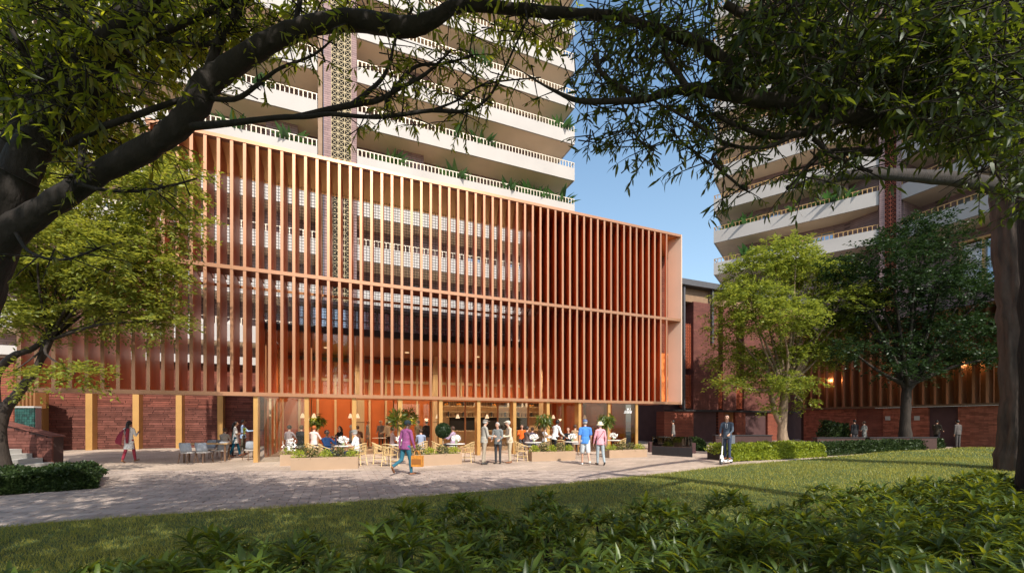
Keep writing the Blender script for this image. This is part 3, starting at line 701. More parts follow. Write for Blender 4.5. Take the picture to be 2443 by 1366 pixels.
def basis(d, up, length, width):
    d = nrm(d); x = nrm(np.cross(d, up)); z = np.cross(x, d)
    w_ = np.broadcast_to(np.asarray(width, dtype=float), (len(d),)); l = np.broadcast_to(np.asarray(length, dtype=float), (len(d),))
    return np.stack([x * w_[:, None], d * l[:, None], z * l[:, None]], axis=2)
def lance(rows, bend):
    v = []
    for y, w_ in rows: v += [(-w_, y, -bend * y * y), (w_, y, -bend * y * y)]
    f = [(2 * i, 2 * i + 1, 2 * i + 3, 2 * i + 2) for i in range(len(rows) - 1)]
    return v, f
LV, LF = lance([(0, .06), (.32, .5), (.7, .38), (1, .02)], .3)
DV, DF = [(0, 0, 0), (.5, .45, .06), (0, 1, -.08), (-.5, .45, .06)], [(0, 1, 2, 3)]
LV3, LF3 = [], []
for y, w_ in [(0, .05), (.2, .36), (.45, .5), (.72, .36), (1, .02)]:
    LV3 += [(-w_, y, .10 * w_ - .35 * y * y), (0, y, -.35 * y * y), (w_, y, .10 * w_ - .35 * y * y)]
for i in range(4): LF3 += [(3 * i, 3 * i + 1, 3 * i + 4, 3 * i + 3), (3 * i + 1, 3 * i + 2, 3 * i + 5, 3 * i + 4)]
def leaf_mesh(m_):
    me = bpy.data.meshes.new("leaf"); me.from_pydata(LV3, [], LF3); me.materials.append(m_); me.polygons.foreach_set("use_smooth", [True] * len(me.polygons)); return me
def smoothpath(pts, sub=5):
    """pts: rows of (x, y, z, r); Catmull-Rom"""
    P = [np.array(p, dtype=float) for p in pts]; P = [2 * P[0] - P[1]] + P + [2 * P[-1] - P[-2]]; out = []
    for i in range(1, len(P) - 2):
        for s in range(sub):
            t = s / sub; a, b, c, d = P[i - 1], P[i], P[i + 1], P[i + 2]
            out.append(.5 * (2 * b + (c - a) * t + (2 * a - 5 * b + 4 * c - d) * t * t + (3 * b - a - 3 * c + d) * t ** 3))
    out.append(P[-2]); return np.array(out)
def branch(root, rows, m_, name="branch", n=9, jit=.0, sub=5):
    rows = [(x, y, Y, r * (1 - .27 * min(1, abs(x - 1221) / 1221) ** 2)) for x, y, Y, r in rows]     # wide-angle stretch at the frame sides
    """rows of (px, py, Y, radius in photo pixels)"""
    q = []
    for x, y, Y, r in rows:
        p = px(x, y, Y); q.append((p.x, p.y, p.z, r / 1000 * Y))
    s = smoothpath(q, sub)
    if jit: s[1:-1, :3] += NP.normal(0, 1, (len(s) - 2, 3)) * s[1:-1, 3:4] * jit
    rad = np.maximum(.004, s[:, 3] * (1 + NP.normal(0, .035, len(s))))
    big = rows[0][3] > 14; MB().tube([tuple(p[:3]) for p in s], list(rad), n * 3 if big else n, ridge=(.042 if n == 20 else .022 if n >= 14 else .014) if big else 0).build(name, m_, root, smooth=True)
    return s
# ------------------------------------------------------------------ overhead trees
def leaf_cluster(c, d, nleaf, L, spread):
    """leaves along a short twig from c in direction d, drooping"""
    t = NP.random(nleaf); p = c + d * (t[:, None] * spread)
    o = NP.normal(0, 1, (nleaf, 3)); o[:, 2] = o[:, 2] * .5 - .55; o = nrm(nrm(o) + d * .6)
    ln = L * NP.uniform(.65, 1.2, nleaf); return p, o, ln
def overhead(root, paths, m_leaf, m_bark, clusters, L, nobj=300):
    """clusters: list of (centre, direction); builds twigs, 300 single leaves and one foliage part"""
    tw = MB(); Ps, Os, Ls = [], [], []
    allp = np.concatenate(paths) if paths else None
    for c, d, sc in clusters:
        c = np.array(c); d = np.array(d); sp = NP.uniform(.25, .5) * sc
        p, o, ln = leaf_cluster(c, d, RNG.randint(7, 12), L * sc, sp); Ps.append(p); Os.append(o); Ls.append(ln)
        if sc < 1.6: tw.tube([tuple(c - d * .18), tuple(c + d * sp * .5 + np.array((0, 0, .015))), tuple(c + d * sp)], [.008, .005, .002], 4, cap=False)
    P = np.concatenate(Ps); O = np.concatenate(Os); Ln = np.concatenate(Ls)
    X = P[:, 0] / np.maximum(.1, P[:, 1]) * 1000 + 1221.5; Yp = 1004 - (P[:, 2] - CAMZ) / np.maximum(.1, P[:, 1]) * 1000
    score = Ln / np.maximum(.3, P[:, 1]) - 10 * ((X < 10) | (X > 2430) | (Yp < 5) | (Yp > 1300) | (P[:, 1] < 1))
    order = np.argsort(-score); up = nrm(NP.normal(0, .5, (len(P), 3)) + np.array((0, 0, 1)))
    Rm = basis(O, up, Ln, Ln * .24)
    rest = order[nobj:]
    scatter("foliage", LV, LF, Rm[rest], P[rest], m_leaf, root, "stuff", True)
    me = leaf_mesh(m_leaf)
    for i in order[:nobj]:
        o = link("leaf", me, root); o.matrix_local = Matrix([[*Rm[i][r], P[i][r] - wloc(root)[r]] for r in range(3)] + [[0, 0, 0, 1]])
    if tw.v: tw.build("twig", m_bark, root, kind="stuff")
def along(path, n, t0=.15, spread=.35, sc=1.0, bias=(0, 0, 0)):
    out = []
    for _ in range(n):
        t = RNG.uniform(t0, 1) ** .8 * (len(path) - 1); i = min(int(t), len(path) - 2); p = path[i][:3] + (path[i + 1][:3] - path[i][:3]) * (t - i)
        d = NP.normal(0, 1, 3) + np.array(bias); d[2] = d[2] * .6; d = d / np.linalg.norm(d)
        out.append((p + d * RNG.uniform(.03, spread), d, sc * RNG.uniform(.75, 1.15)))
    return out
def zone(cx, cy, rx, ry, Y0, Y1, n, sc=1.0):
    out = []
    while len(out) < n:
        u, v = RNG.uniform(-1, 1), RNG.uniform(-1, 1)
        if u * u + v * v > 1: continue
        p = px(cx + u * rx, cy + v * ry, RNG.uniform(Y0, Y1)); d = NP.normal(0, 1, 3); d[2] = d[2] * .5 - .3; d = d / np.linalg.norm(d)
        out.append((np.array(p), d, sc * RNG.uniform(.7, 1.15)))
    return out
def shade_crown(x0, x1, y0, y1, z0, z1, n, sc, hole=.35):
    """unseen crown foliage added to shade the foreground, with gaps for sun patches"""
    out = []
    while len(out) < n:
        x, y, z = RNG.uniform(x0, x1), RNG.uniform(y0, y1), RNG.uniform(z0, z1)
        u, v = x - .47 * z, y + .95 * z          # gaps run along the way light comes in
        if math.sin(1.15 * u + .4 * v) + math.sin(1.5 * v - .6 * u + 1) + .7 * math.sin(2.2 * u + 1.5 * v + 2) > hole * 2.6: continue
        out.append((np.array((x, y, z)), nrm(NP.normal(0, 1, 3) * np.array((1, 1, .4))), sc * RNG.uniform(.8, 1.2)))
    return out
YL = 4.5
tl = thing("overhanging_tree", "large dark leaning tree at the left edge with limbs arching over the view", "tree", tuple(gr(-260, 1380)) + (0,))
branch(tl, [(-300, 1420, YL, 150), (-210, 1000, YL, 115), (-110, 750, YL, 92), (-50, 610, YL, 78), (-2, 500, YL, 70), (40, 420, YL, 55)], M['bark'], "trunk", 14)
P_ = []
P_.append(branch(tl, [(-60, 620, YL, 60), (50, 534, YL, 40), (154, 466, YL, 30), (242, 411, YL, 28), (351, 352, YL, 28), (417, 308, YL, 28), (461, 258, YL, 30), (490, 205, YL, 30), (520, 180, YL, 27), (585, 135, YL, 25), (660, 92, YL, 23), (747, 60, YL, 21), (850, 50, YL, 22), (946, 63, YL, 22), (990, 62, YL, 20), (1034, 46, YL, 17), (1082, 18, YL, 14), (1140, 14, YL, 13), (1250, 24, YL, 12), (1350, 33, YL, 12), (1430, 36, YL, 11), (1510, 40, YL, 9)], M['bark'], "limb", 12, .03))
P_.append(branch(tl, [(0, 500, YL, 62), (55, 390, YL + .1, 46), (118, 300, YL + .1, 40), (198, 220, YL + .1, 36), (264, 140, YL + .2, 32), (299, 60, YL + .2, 30), (312, -60, YL + .3, 26)], M['bark'], "limb", 12, .03))
P_.append(branch(tl, [(-10, 480, YL + .1, 50), (40, 351, YL + .2, 38), (105, 225, YL + .2, 32), (150, 130, YL + .3, 28), (175, 40, YL + .3, 26), (185, -50, YL + .3, 24)], M['bark'], "limb", 12, .03))
P_.append(branch(tl, [(190, 150, YL + .2, 24), (246, 97, YL, 22), (320, 40, YL, 17), (380, -10, YL, 13)], M['bark'], "limb", 8, .03))
for rows in (
    [(160, 345, YL, 10), (240, 305, YL - .1, 9), (307, 281, YL - .1, 8), (395, 250, YL, 7), (461, 233, YL, 6), (558, 237, YL, 6), (615, 202, YL, 5), (668, 163, YL, 4), (747, 132, YL, 3), (800, 88, YL, 2)],
    [(455, 302, YL, 10), (549, 294, YL - .2, 8), (659, 281, YL - .2, 6), (740, 278, YL - .2, 5.5), (788, 272, YL - .2, 5), (876, 279, YL - .2, 5), (946, 275, YL - .2, 5), (1030, 264, YL - .1, 4.5), (1117, 264, YL - .1, 4), (1175, 220, YL, 3), (1223, 123, YL, 2.5), (1262, 40, YL, 2)],
    [(700, 279, YL - .2, 5), (840, 250, YL - .1, 7), (900, 240, YL - .1, 6), (946, 215, YL - .1, 5), (1016, 176, YL, 4), (1078, 119, YL, 2)],
    [(840, 250, YL - .1, 6), (905, 195, YL, 5), (930, 150, YL, 4), (945, 90, YL, 3.5), (985, 20, YL, 3)],
    [(935, 218, YL, 5), (990, 160, YL, 4), (1060, 152, YL, 3), (1130, 132, YL, 2)],
    [(490, 200, YL, 12), (510, 130, YL, 11), (545, 60, YL, 9), (600, -20, YL, 8)],
    [(340, 95, YL, 10), (430, 60, YL, 9), (520, 20, YL, 8), (600, -10, YL, 7)], [(0, 20, YL - .3, 8), (40, 90, YL - .3, 8), (80, 160, YL - .2, 8), (150, 210, YL - .1, 9)],
    [(525, 120, YL, 6), (520, 60, YL, 5), (525, 0, YL, 5)], [(700, 70, YL, 6), (710, 30, YL, 6), (720, -20, YL, 6)], [(380, 92, YL, 7), (460, 108, YL, 6), (520, 95, YL, 5), (580, 30, YL, 3)],
    [(200, 330, YL, 9), (190, 400, YL - .2, 7), (170, 430, YL - .2, 4)], [(160, 430, YL - .1, 6), (260, 455, YL - .2, 5), (380, 450, YL - .2, 3), (470, 425, YL - .2, 2)], [(30, 540, YL, 7), (70, 600, YL - .2, 5), (150, 620, YL - .2, 4), (240, 590, YL - .2, 2)],
    [(1030, 264, YL, 3), (1090, 240, YL, 2.5), (1160, 200, YL, 2), (1290, 185, YL, 1.5)]):
    P_.append(branch(tl, rows, M['bark'], "branch", 6, .02, 4))
cl = []
for p in P_[4:7]: cl += along(p, 26, .35, .16, .62)
for p in P_[7:]: cl += along(p, 13, .25, .2, .7)
cl += zone(180, 90, 290, 190, YL - .5, YL + 1.8, 680) + zone(120, 260, 170, 120, YL, YL + 1.6, 230) + zone(400, 60, 280, 90, YL, YL + 1.5, 210) + zone(650, 15, 330, 50, YL, YL + 1.2, 80) + zone(270, 330, 130, 80, YL, YL + 1, 55)
cl += zone(1010, 25, 200, 40, YL - .3, YL + .8, 26, .8) + zone(1230, 40, 150, 70, YL - .3, YL + 1, 70, .85) + zone(1000, 200, 130, 60, YL, YL + .5, 10, .65) + zone(1130, 190, 120, 60, YL, YL + .5, 12, .65) + zone(980, 300, 150, 30, YL, YL + .4, 8, .6)
cl += shade_crown(-7.5, 4.2, -4.0, 3.6, 7.2, 9.0, 1950, 2.5, .92)  # unseen leaves added overhead to darken the near lawn and paving
overhead(tl, P_, M['leafA'], M['bark'], cl, .14)
# right overhanging tree
tr = thing("overhanging_tree", "dense dark tree at the top right with long hanging lance leaves and grey limbs", "tree", (7.9, 6.0, 0))
YR = 4.2
branch(tr, [(2545, 1400, 6.0, 110), (2520, 1200, 6.0, 88), (2522, 900, 6.0, 80), (2520, 600, 6.0, 78), (2500, 300, 6.0, 74), (2480, 100, 5.8, 60), (2460, -150, 5.6, 50)], M['bark'], "trunk", 14, .02)
P_ = []
P_.append(branch(tr, [(2510, 300, 5.9, 26), (2330, 293, YR + .5, 21), (2190, 293, YR + .3, 19), (2060, 280, YR + .1, 19), (1950, 262, YR, 19), (1860, 245, YR, 19), (1790, 234, YR, 18)], M['bark2'], "limb", 12, .03))
P_.append(branch(tr, [(1800, 236, YR, 17), (1770, 215, YR, 17), (1728, 150, YR, 15), (1667, 103, YR, 14), (1600, 82, YR, 12), (1540, 62, YR, 11), (1480, 40, YR, 9)], M['bark2'], "limb", 10, .03))
P_.append(branch(tr, [(1800, 236, YR, 15), (1740, 226, YR, 14), (1700, 221, YR, 12), (1650, 213, YR, 11), (1600, 219, YR, 9), (1540, 237, YR, 8), (1470, 241, YR, 7), (1380, 240, YR, 6), (1310, 210, YR, 3), (1260, 180, YR, 2)], M['bark2'], "limb", 8, .03))
for rows in ([(1640, 212, YR, 8), (1600, 150, YR, 7), (1580, 100, YR, 6), (1550, 60, YR, 5)], [(2000, 285, YR, 11), (1940, 310, YR, 10), (1850, 325, YR, 8), (1760, 300, YR, 6), (1700, 270, YR, 4)],
             [(1900, 320, YR, 7), (1830, 350, YR, 5), (1740, 345, YR, 4), (1650, 290, YR, 3), (1560, 240, YR, 2)], [(1740, 345, YR, 4), (1700, 380, YR, 4), (1760, 440, YR, 3), (1790, 460, YR, 2)], [(1700, 395, YR, 3), (1640, 350, YR, 2), (1600, 310, YR, 2)],
             [(1940, 330, YR, 6), (2000, 380, YR, 5), (2080, 410, YR, 4)], [(2100, 365, YR + .2, 10), (2000, 362, YR + .2, 9), (1950, 375, YR, 7), (1890, 440, YR, 3)], [(1730, 10, YR, 9), (1790, 40, YR, 9), (1860, 30, YR, 8), (1930, -10, YR, 7)], [(1480, 240, YR, 3), (1520, 330, YR, 2), (1560, 360, YR, 1.5)],
             [(2443, 330, YR + .4, 6), (2380, 380, YR + .3, 5), (2330, 420, YR + .2, 3)], [(1420, 130, YR, 6), (1440, 180, YR, 5), (1530, 235, YR, 4)]):
    P_.append(branch(tr, rows, M['bark2'], "branch", 6, .02, 4))
cl = []
for p in P_[:2]: cl += along(p, 30, .1, .25, .9, (0, 0, -.5))
for p in P_[2:]: cl += along(p, 16, .2, .2, .75, (0, 0, -.4))
cl += zone(2110, 85, 380, 130, YR - .5, YR + 1.2, 720) + zone(2290, 175, 180, 170, YR - .6, YR + 1.0, 480) + zone(2450, 250, 45, 250, YR + .2, YR + 1.2, 170) + zone(1660, 90, 260, 130, YR - .2, YR + 1.2, 170, .85)
cl += zone(1740, 250, 210, 70, YR, YR + 1.0, 90, .75) + zone(1470, 120, 110, 120, YR, YR + 1, 45, .7) + zone(1470, 340, 80, 70, YR, YR + .6, 20, .62) + zone(2020, 230, 230, 70, YR, YR + 1.2, 190, .85) + zone(1430, 300, 60, 60, YR, YR + .5, 12, .6) + zone(2150, 310, 200, 30, YR, YR + .6, 30, .8)
cl += shade_crown(4.2, 13, -5.5, 1.3, 6.6, 8.8, 600, 2.1, .22)  # unseen leaves added behind the camera to dapple the shrubs
overhead(tr, P_, M['leafB'], M['bark2'], cl, .135)
# trunk standing at the right edge of the lawn with the lowest limb
tk = thing("rough_bark_tree", "thick rough barked tree trunk standing on the lawn at the right edge", "tree", (*gr(2440, 1135), 0))
YK = 12.6
branch(tk, [(2440, 1165, YK, 68), (2440, 1120, YK, 62), (2442, 1040, YK, 56), (2444, 900, YK, 54), (2438, 750, YK, 54), (2430, 600, YK, 55), (2422, 480, YK, 55), (2418, 350, YK, 50), (2412, 100, YK, 46), (2410, -200, YK, 40)], M['bark4'], "trunk", 20, .02, 6)
pl = branch(tk, [(2440, 452, YK, 34), (2380, 444, 11.5, 24), (2300, 430, 10.4, 20), (2180, 419, 9.2, 17), (2060, 415, 8.0, 14), (1960, 430, 7.4, 11), (1880, 447, 7.0, 6)], M['bark2'], "limb", 12, .03)
overhead(tk, [pl], M['leafB'], M['bark2'], along(pl, 16, .75, .25, .8) + zone(2440, 20, 120, 120, YK - .6, YK + .6, 60, 1.6), .17, 60)

# ------------------------------------------------------------------ feathery mid-distance trees
def feather(pads, total, leaf, spr=.6):
    P, O, U = [], [], []
    wts = np.array([p[1][0] * p[1][1] + p[1][0] * p[1][2] for p in pads]); wts = wts / wts.sum()
    for (c, r), w_ in zip(pads, wts):
        nl = int(total * w_); per = 26; ns = max(3, nl // per)
        d = nrm(NP.normal(0, 1, (ns, 3)) + np.array((0, 0, .25))); rad = NP.random(ns) ** .4
        q = np.array(c) + d * rad[:, None] * np.array(r)
        ax = nrm(d * np.array((1, 1, .35)) + NP.normal(0, .35, (ns, 3)) + np.array((0, 0, -.12)))
        side = nrm(np.cross(ax, np.array((0, 0, 1.0)))); L_ = spr * NP.uniform(.6, 1.3, ns)
        for k in range(per):
            t = k / per; sgn = 1 if k % 2 else -1
            P.append(q + ax * (L_ * t)[:, None] + side * (sgn * .02) - np.array((0, 0, 1.0)) * (L_ * t * t * .25)[:, None] + NP.normal(0, spr * .07, (ns, 3)))
            O.append(nrm(ax * .7 + side * sgn + NP.normal(0, .3, (ns, 3)))); U.append(nrm(np.array((0, 0, 1.0)) + NP.normal(0, .45, (ns, 3))))
    P = np.concatenate(P); O = np.concatenate(O); U = np.concatenate(U); L = leaf * NP.uniform(.6, 1.25, len(P))
    return P, basis(O, U, L, L * .42)
def mid_tree(name, label, base, Y, padpx, trunk, m_leaf, m_bark, total, leaf, spr, group=None):
    r_ = thing(name, label, "tree", (*gr(*base), 0), group)
    for i, rows in enumerate(trunk): branch(r_, [(x, y, yy, r) for x, y, yy, r in rows], m_bark, "trunk" if i == 0 else "branch", 10 if i == 0 else 6, .03, 4)
    pads = []
    for x, y, rx, ry in padpx:
        yy = Y + RNG.uniform(-1, 1) * rx * Y / 1000 * .7; c = px(x, y, yy); pads.append(((c.x, c.y, c.z), (rx * Y / 1000 * (.88 if Y > 20 else 1), rx * Y / 1000 * .75, ry * Y / 1000 * (.82 if Y > 20 else 1))))
    fork = trunk[0][-1]
    for (c, r), (x, y, rx, ry) in zip(pads, padpx):
        p0 = px(fork[0], fork[1], fork[2]); p1 = Vector(c); mid = (p0 + p1) / 2 + Vector((RNG.uniform(-.3, .3), RNG.uniform(-.3, .3), RNG.uniform(-.2, .3)))
        rr = fork[3] / 1000 * fork[2]
        s = smoothpath([(*p0, rr * .5), (*mid, rr * .3), (*p1, rr * .1)], 4); MB().tube([tuple(q[:3]) for q in s], list(np.maximum(.01, s[:, 3])), 5).build("branch", m_bark, r_, smooth=True)
    P, Rm = feather(pads, total, leaf, spr); scatter("crown", DV, DF, Rm, P, m_leaf, r_, "stuff")
    return r_
mid_tree("feathery_tree", "feathery light green tree leaning in from the left edge before the brick court", (8, 1126), 12.7,
         [(60, 440, 120, 60), (200, 540, 130, 50), (320, 450, 110, 45), (390, 540, 90, 45), (430, 425, 50, 40), (120, 660, 130, 50), (270, 640, 120, 42), (350, 640, 75, 40), (50, 755, 100, 42), (190, 745, 110, 42), (310, 735, 95, 40), (375, 765, 55, 32), (90, 550, 110, 45), (20, 895, 40, 22), (300, 580, 80, 35), (-40, 620, 100, 80), (180, 890, 55, 16), (0, 380, 120, 60), (330, 380, 80, 40), (385, 700, 36, 22), (60, 650, 80, 40)],
         [[(6, 1130, 13.6, 24), (-2, 1040, 13.6, 17), (10, 980, 13.6, 16), (45, 935, 13.6, 13), (85, 880, 13.5, 10), (120, 810, 13.3, 8)], [(-5, 1000, 13.6, 12), (-10, 900, 13.6, 12), (30, 850, 13.3, 10), (80, 830, 13.3, 8), (118, 790, 13.3, 6)], [(85, 880, 13.3, 6), (120, 790, 13.3, 5), (200, 720, 13.3, 3)]],
         M['leafC'], M['bark2'], 70000, .14, .6)
mid_tree("bright_tree", "sunlit yellow green tree with pale forked trunk behind the bright hedge", (1868, 1066), 26.5,
         [(1850, 612, 70, 40), (1800, 650, 75, 42), (1910, 640, 70, 40), (1950, 660, 85, 40), (1790, 710, 80, 42), (2010, 715, 75, 36), (1735, 775, 48, 45), (1855, 755, 100, 45), (1960, 785, 90, 42), (2060, 705, 42, 26), (1750, 850, 60, 45), (1870, 850, 90, 42), (1960, 845, 75, 34), (1815, 905, 70, 26), (1890, 912, 55, 22), (1842, 975, 24, 10), (1915, 958, 24, 10), (2040, 770, 40, 28), (1735, 915, 36, 22), (1900, 585, 36, 26), (1760, 690, 40, 30)],
         [[(1870, 1066, 27, 16), (1866, 1030, 27, 11), (1868, 985, 27, 10), (1872, 930, 27, 8)], [(1866, 1015, 27, 8), (1850, 985, 27, 7), (1840, 940, 27, 5), (1830, 860, 27, 3)], [(1872, 960, 27, 6), (1900, 860, 27, 4), (1960, 780, 27, 2)]],
         M['leafD'], M['bark3'], 72000, .19, .75)
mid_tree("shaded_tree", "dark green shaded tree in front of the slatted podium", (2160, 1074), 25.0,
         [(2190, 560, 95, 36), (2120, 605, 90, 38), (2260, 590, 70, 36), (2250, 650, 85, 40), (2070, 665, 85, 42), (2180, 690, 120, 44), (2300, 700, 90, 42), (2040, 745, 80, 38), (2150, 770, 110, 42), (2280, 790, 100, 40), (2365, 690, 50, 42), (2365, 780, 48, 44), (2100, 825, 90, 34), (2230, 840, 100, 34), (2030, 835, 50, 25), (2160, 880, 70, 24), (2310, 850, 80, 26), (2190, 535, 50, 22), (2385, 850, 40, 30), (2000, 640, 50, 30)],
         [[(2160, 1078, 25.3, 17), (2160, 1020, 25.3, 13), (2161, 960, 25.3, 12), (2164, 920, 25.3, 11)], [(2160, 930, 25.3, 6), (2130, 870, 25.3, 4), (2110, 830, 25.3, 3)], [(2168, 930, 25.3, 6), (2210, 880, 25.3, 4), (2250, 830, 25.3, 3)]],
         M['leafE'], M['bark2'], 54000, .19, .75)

# ------------------------------------------------------------------ hedges
def hedge(label, pts, depth, h, m_leaf, n, leaf, name="hedge", bumpy=.2):
    (X0, Y0), (X1, Y1) = gr(*pts[0]), gr(*pts[1]); L_ = math.hypot(X1 - X0, Y1 - Y0); fr = Fr((X0, Y0), ((X1 - X0) / L_, (Y1 - Y0) / L_), (-(Y1 - Y0) / L_, (X1 - X0) / L_))
    r_ = thing(name, label, "hedge", ((X0 + X1) / 2, (Y0 + Y1) / 2, 0))
    MB().box(fr, .12, L_ - .12, .15, depth - .12, 0, h * .72).build("inner_growth", M['soil'], r_)
    a = NP.uniform(0, L_, n); b = NP.uniform(0, depth, n) ; z = NP.random(n) * h
    face = NP.random(n)
    b = np.where(face < .5, NP.random(n) ** 2 * .3, b); z = np.where(face >= .5, h * (1 - NP.random(n) ** 2 * .3), z)
    lump = 1 + bumpy * (np.sin(a * 4.1) * .5 + np.sin(a * 9.7 + b * 5) * .4); z *= lump; b = b - .12 * (lump - 1) - .06 * np.sin(z * 7 / h)
    e = np.minimum(a, L_ - a); z *= np.clip(.55 + e / .5, 0, 1)
    P = np.stack([fr.o[0] + fr.u[0] * a + fr.w[0] * b, fr.o[1] + fr.u[1] * a + fr.w[1] * b, np.maximum(.02, z)], 1)
    O = nrm(NP.normal(0, 1, (n, 3)) + np.array((-fr.w[0] * .8, -fr.w[1] * .8, .9))); U = nrm(NP.normal(0, 1, (n, 3)))
    Lf = leaf * NP.uniform(.6, 1.3, n); scatter("foliage", DV, DF, basis(O, U, Lf, Lf * .55), P, m_leaf, r_, "stuff")
hedge("dark clipped hedge at the left beside the concrete steps", [(-170, 1196), (232, 1166)], 2.6, .46, M['leafHd'], 26000, .075)
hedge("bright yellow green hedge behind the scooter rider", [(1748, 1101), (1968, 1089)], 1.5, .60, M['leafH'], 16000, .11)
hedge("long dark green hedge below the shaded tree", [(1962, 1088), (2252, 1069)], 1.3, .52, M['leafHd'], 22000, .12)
hedge("small hedge inside the court behind the ramp balustrade", [(1655, 1075), (1684, 1075)], 1.2, .6, M['leafHd'], 3000, .13)
hedge("pale green bushes on the court wall behind the dark jacketed man", [(1978, 1066), (2028, 1065)], .9, 1.45, M['leafHd'], 5000, .15)

# ------------------------------------------------------------------ foreground shrubs
BX = [(-250, 1345), (0, 1340), (250, 1322), (400, 1318), (480, 1308), (560, 1288), (690, 1292), (800, 1306), (850, 1330), (900, 1296), (1000, 1256), (1100, 1222), (1300, 1224), (1500, 1222), (1650, 1216), (1800, 1200), (1950, 1186), (2100, 1166), (2300, 1150), (2443, 1138), (2700, 1120)]
def shrub_limit(X, Y):
    x = X / Y * 1000 + 1221.5; yt = np.interp(x, [b[0] for b in BX], [b[1] for b in BX]); return 1.08 / (yt - 1004) * 1000
spots = []; tries = 0
while tries < 30000 and len(spots) < 100:
    tries += 1; Y = RNG.uniform(2.45, 8.4); X = RNG.uniform(-1.5, 1.5) * Y
    if abs(X) > 1.34 * Y or X > 11 or Y > shrub_limit(X, Y) - .1: continue
    if any((X - a) ** 2 + (Y - b) ** 2 < (.36 + .048 * Y) ** 2 for a, b in spots): continue
    spots.append((X, Y))
spots.sort(key=lambda p: p[1])
slf = leaf_mesh(M['leafS'])
def shrub_leaves(X, Y):
    z0 = float(lawn_z(X, Y)); hh = RNG.uniform(.48, .78); rr = RNG.uniform(.34, .44); P, O, L = [], [], []
    nw = 30
    for k in range(nw):
        t = (k + .5) / nw; ph = k * 2.39996; ra = rr * math.sqrt(t) * 1.05; zz = z0 + hh * (1 - .62 * t ** 1.4) * RNG.uniform(.85, 1.08)
        c = np.array((X + ra * math.cos(ph), Y + ra * math.sin(ph), zz)); ax = nrm(np.array((math.cos(ph) * t * .75, math.sin(ph) * t * .75, 1.0)) + NP.normal(0, .12, 3))
        nl = RNG.randint(9, 13); x_ = nrm(np.cross(ax, np.array((.3, .8, .1)))); y_ = np.cross(ax, x_)
        for j in range(nl):
            a = 2 * math.pi * j / nl * 1.0 + RNG.uniform(-.2, .2); el = RNG.uniform(.3, 1.15)
            O.append(nrm((x_ * math.cos(a) + y_ * math.sin(a)) * math.cos(el) + ax * math.sin(el))); P.append(c - ax * RNG.uniform(0, .05)); L.append(RNG.uniform(.115, .185))
    P = np.array(P); O = np.array(O); L = np.array(L)
    return P, basis(O, np.tile(np.array((0.0, 0, 1)), (len(P), 1)) + NP.normal(0, .1, (len(P), 3)), L, L * .23)
ORD = "first second third fourth fifth sixth seventh eighth ninth tenth eleventh twelfth thirteenth fourteenth fifteenth sixteenth seventeenth eighteenth nineteenth twentieth".split()
nrow = 5; per = math.ceil(len(spots) / nrow); slab = {}
for j in range(nrow):
    grp = sorted(range(j * per, min(len(spots), (j + 1) * per)), key=lambda i: spots[i][0] / spots[i][1])
    for q_, i in enumerate(grp): slab[i] = "whorled leafy shrub, %s from the left in the %s row of the foreground bed" % (ORD[q_], ["nearest", "second", "middle", "fourth", "farthest"][j])
for i, (X, Y) in enumerate(spots):
    x = X / Y * 1000 + 1221.5
    r_ = thing("leafy_shrub", slab[i], "shrub", (X, Y, float(lawn_z(X, Y))), "shrubs in the foreground bed")
    P, Rm = shrub_leaves(X, Y)
    MB().tube([(X, Y, r_.location.z), (X + .03, Y, r_.location.z + .25), (X, Y + .03, r_.location.z + .45)], [.02, .015, .01], 5).build("stem", M['bark'], r_)
    if i < 20:
        for k in range(len(P)):
            o = link("leaf", slf, r_); o.matrix_local = Matrix([[*Rm[k][r], P[k][r] - r_.location[r]] for r in range(3)] + [[0, 0, 0, 1]])
    else: scatter("foliage", LV3, LF3, Rm, P, M['leafS'], r_, "stuff", True)

# ------------------------------------------------------------------ grass
def grass(n, y0, y1, h, w_):
    Y = y0 + (y1 - y0) * NP.random(n) ** 1.0; X = NP.uniform(-1.27, 1.27, n) * Y
    k = (Y < lawn_y(X) + .05 * NP.normal(0, 1, n)); X, Y = X[k], Y[k]; n = len(X)
    z = lawn_z(X, Y); hh = h * NP.uniform(.5, 1.25, n) * (1 + .25 * np.sin(X * 1.7) * np.sin(Y * 2.1)); an = NP.uniform(0, 2 * np.pi, n)
    b = np.stack([X, Y, z], 1); s = np.stack([np.cos(an), np.sin(an), 0 * an], 1) * (w_ * NP.uniform(.7, 1.3, n))[:, None]
    le = np.stack([NP.normal(0, .4, n) * hh, NP.normal(0, .4, n) * hh, hh], 1)
    return np.stack([b - s, b + s, b + le], 1)
g = np.concatenate([grass(150000, 3.2, 9.5, .060, .0035), grass(110000, 9.5, 17, .065, .007), grass(60000, 17, 32, .075, .016)])
np_mesh("lawn_grass", g, 3, M['grass'], None, "stuff")

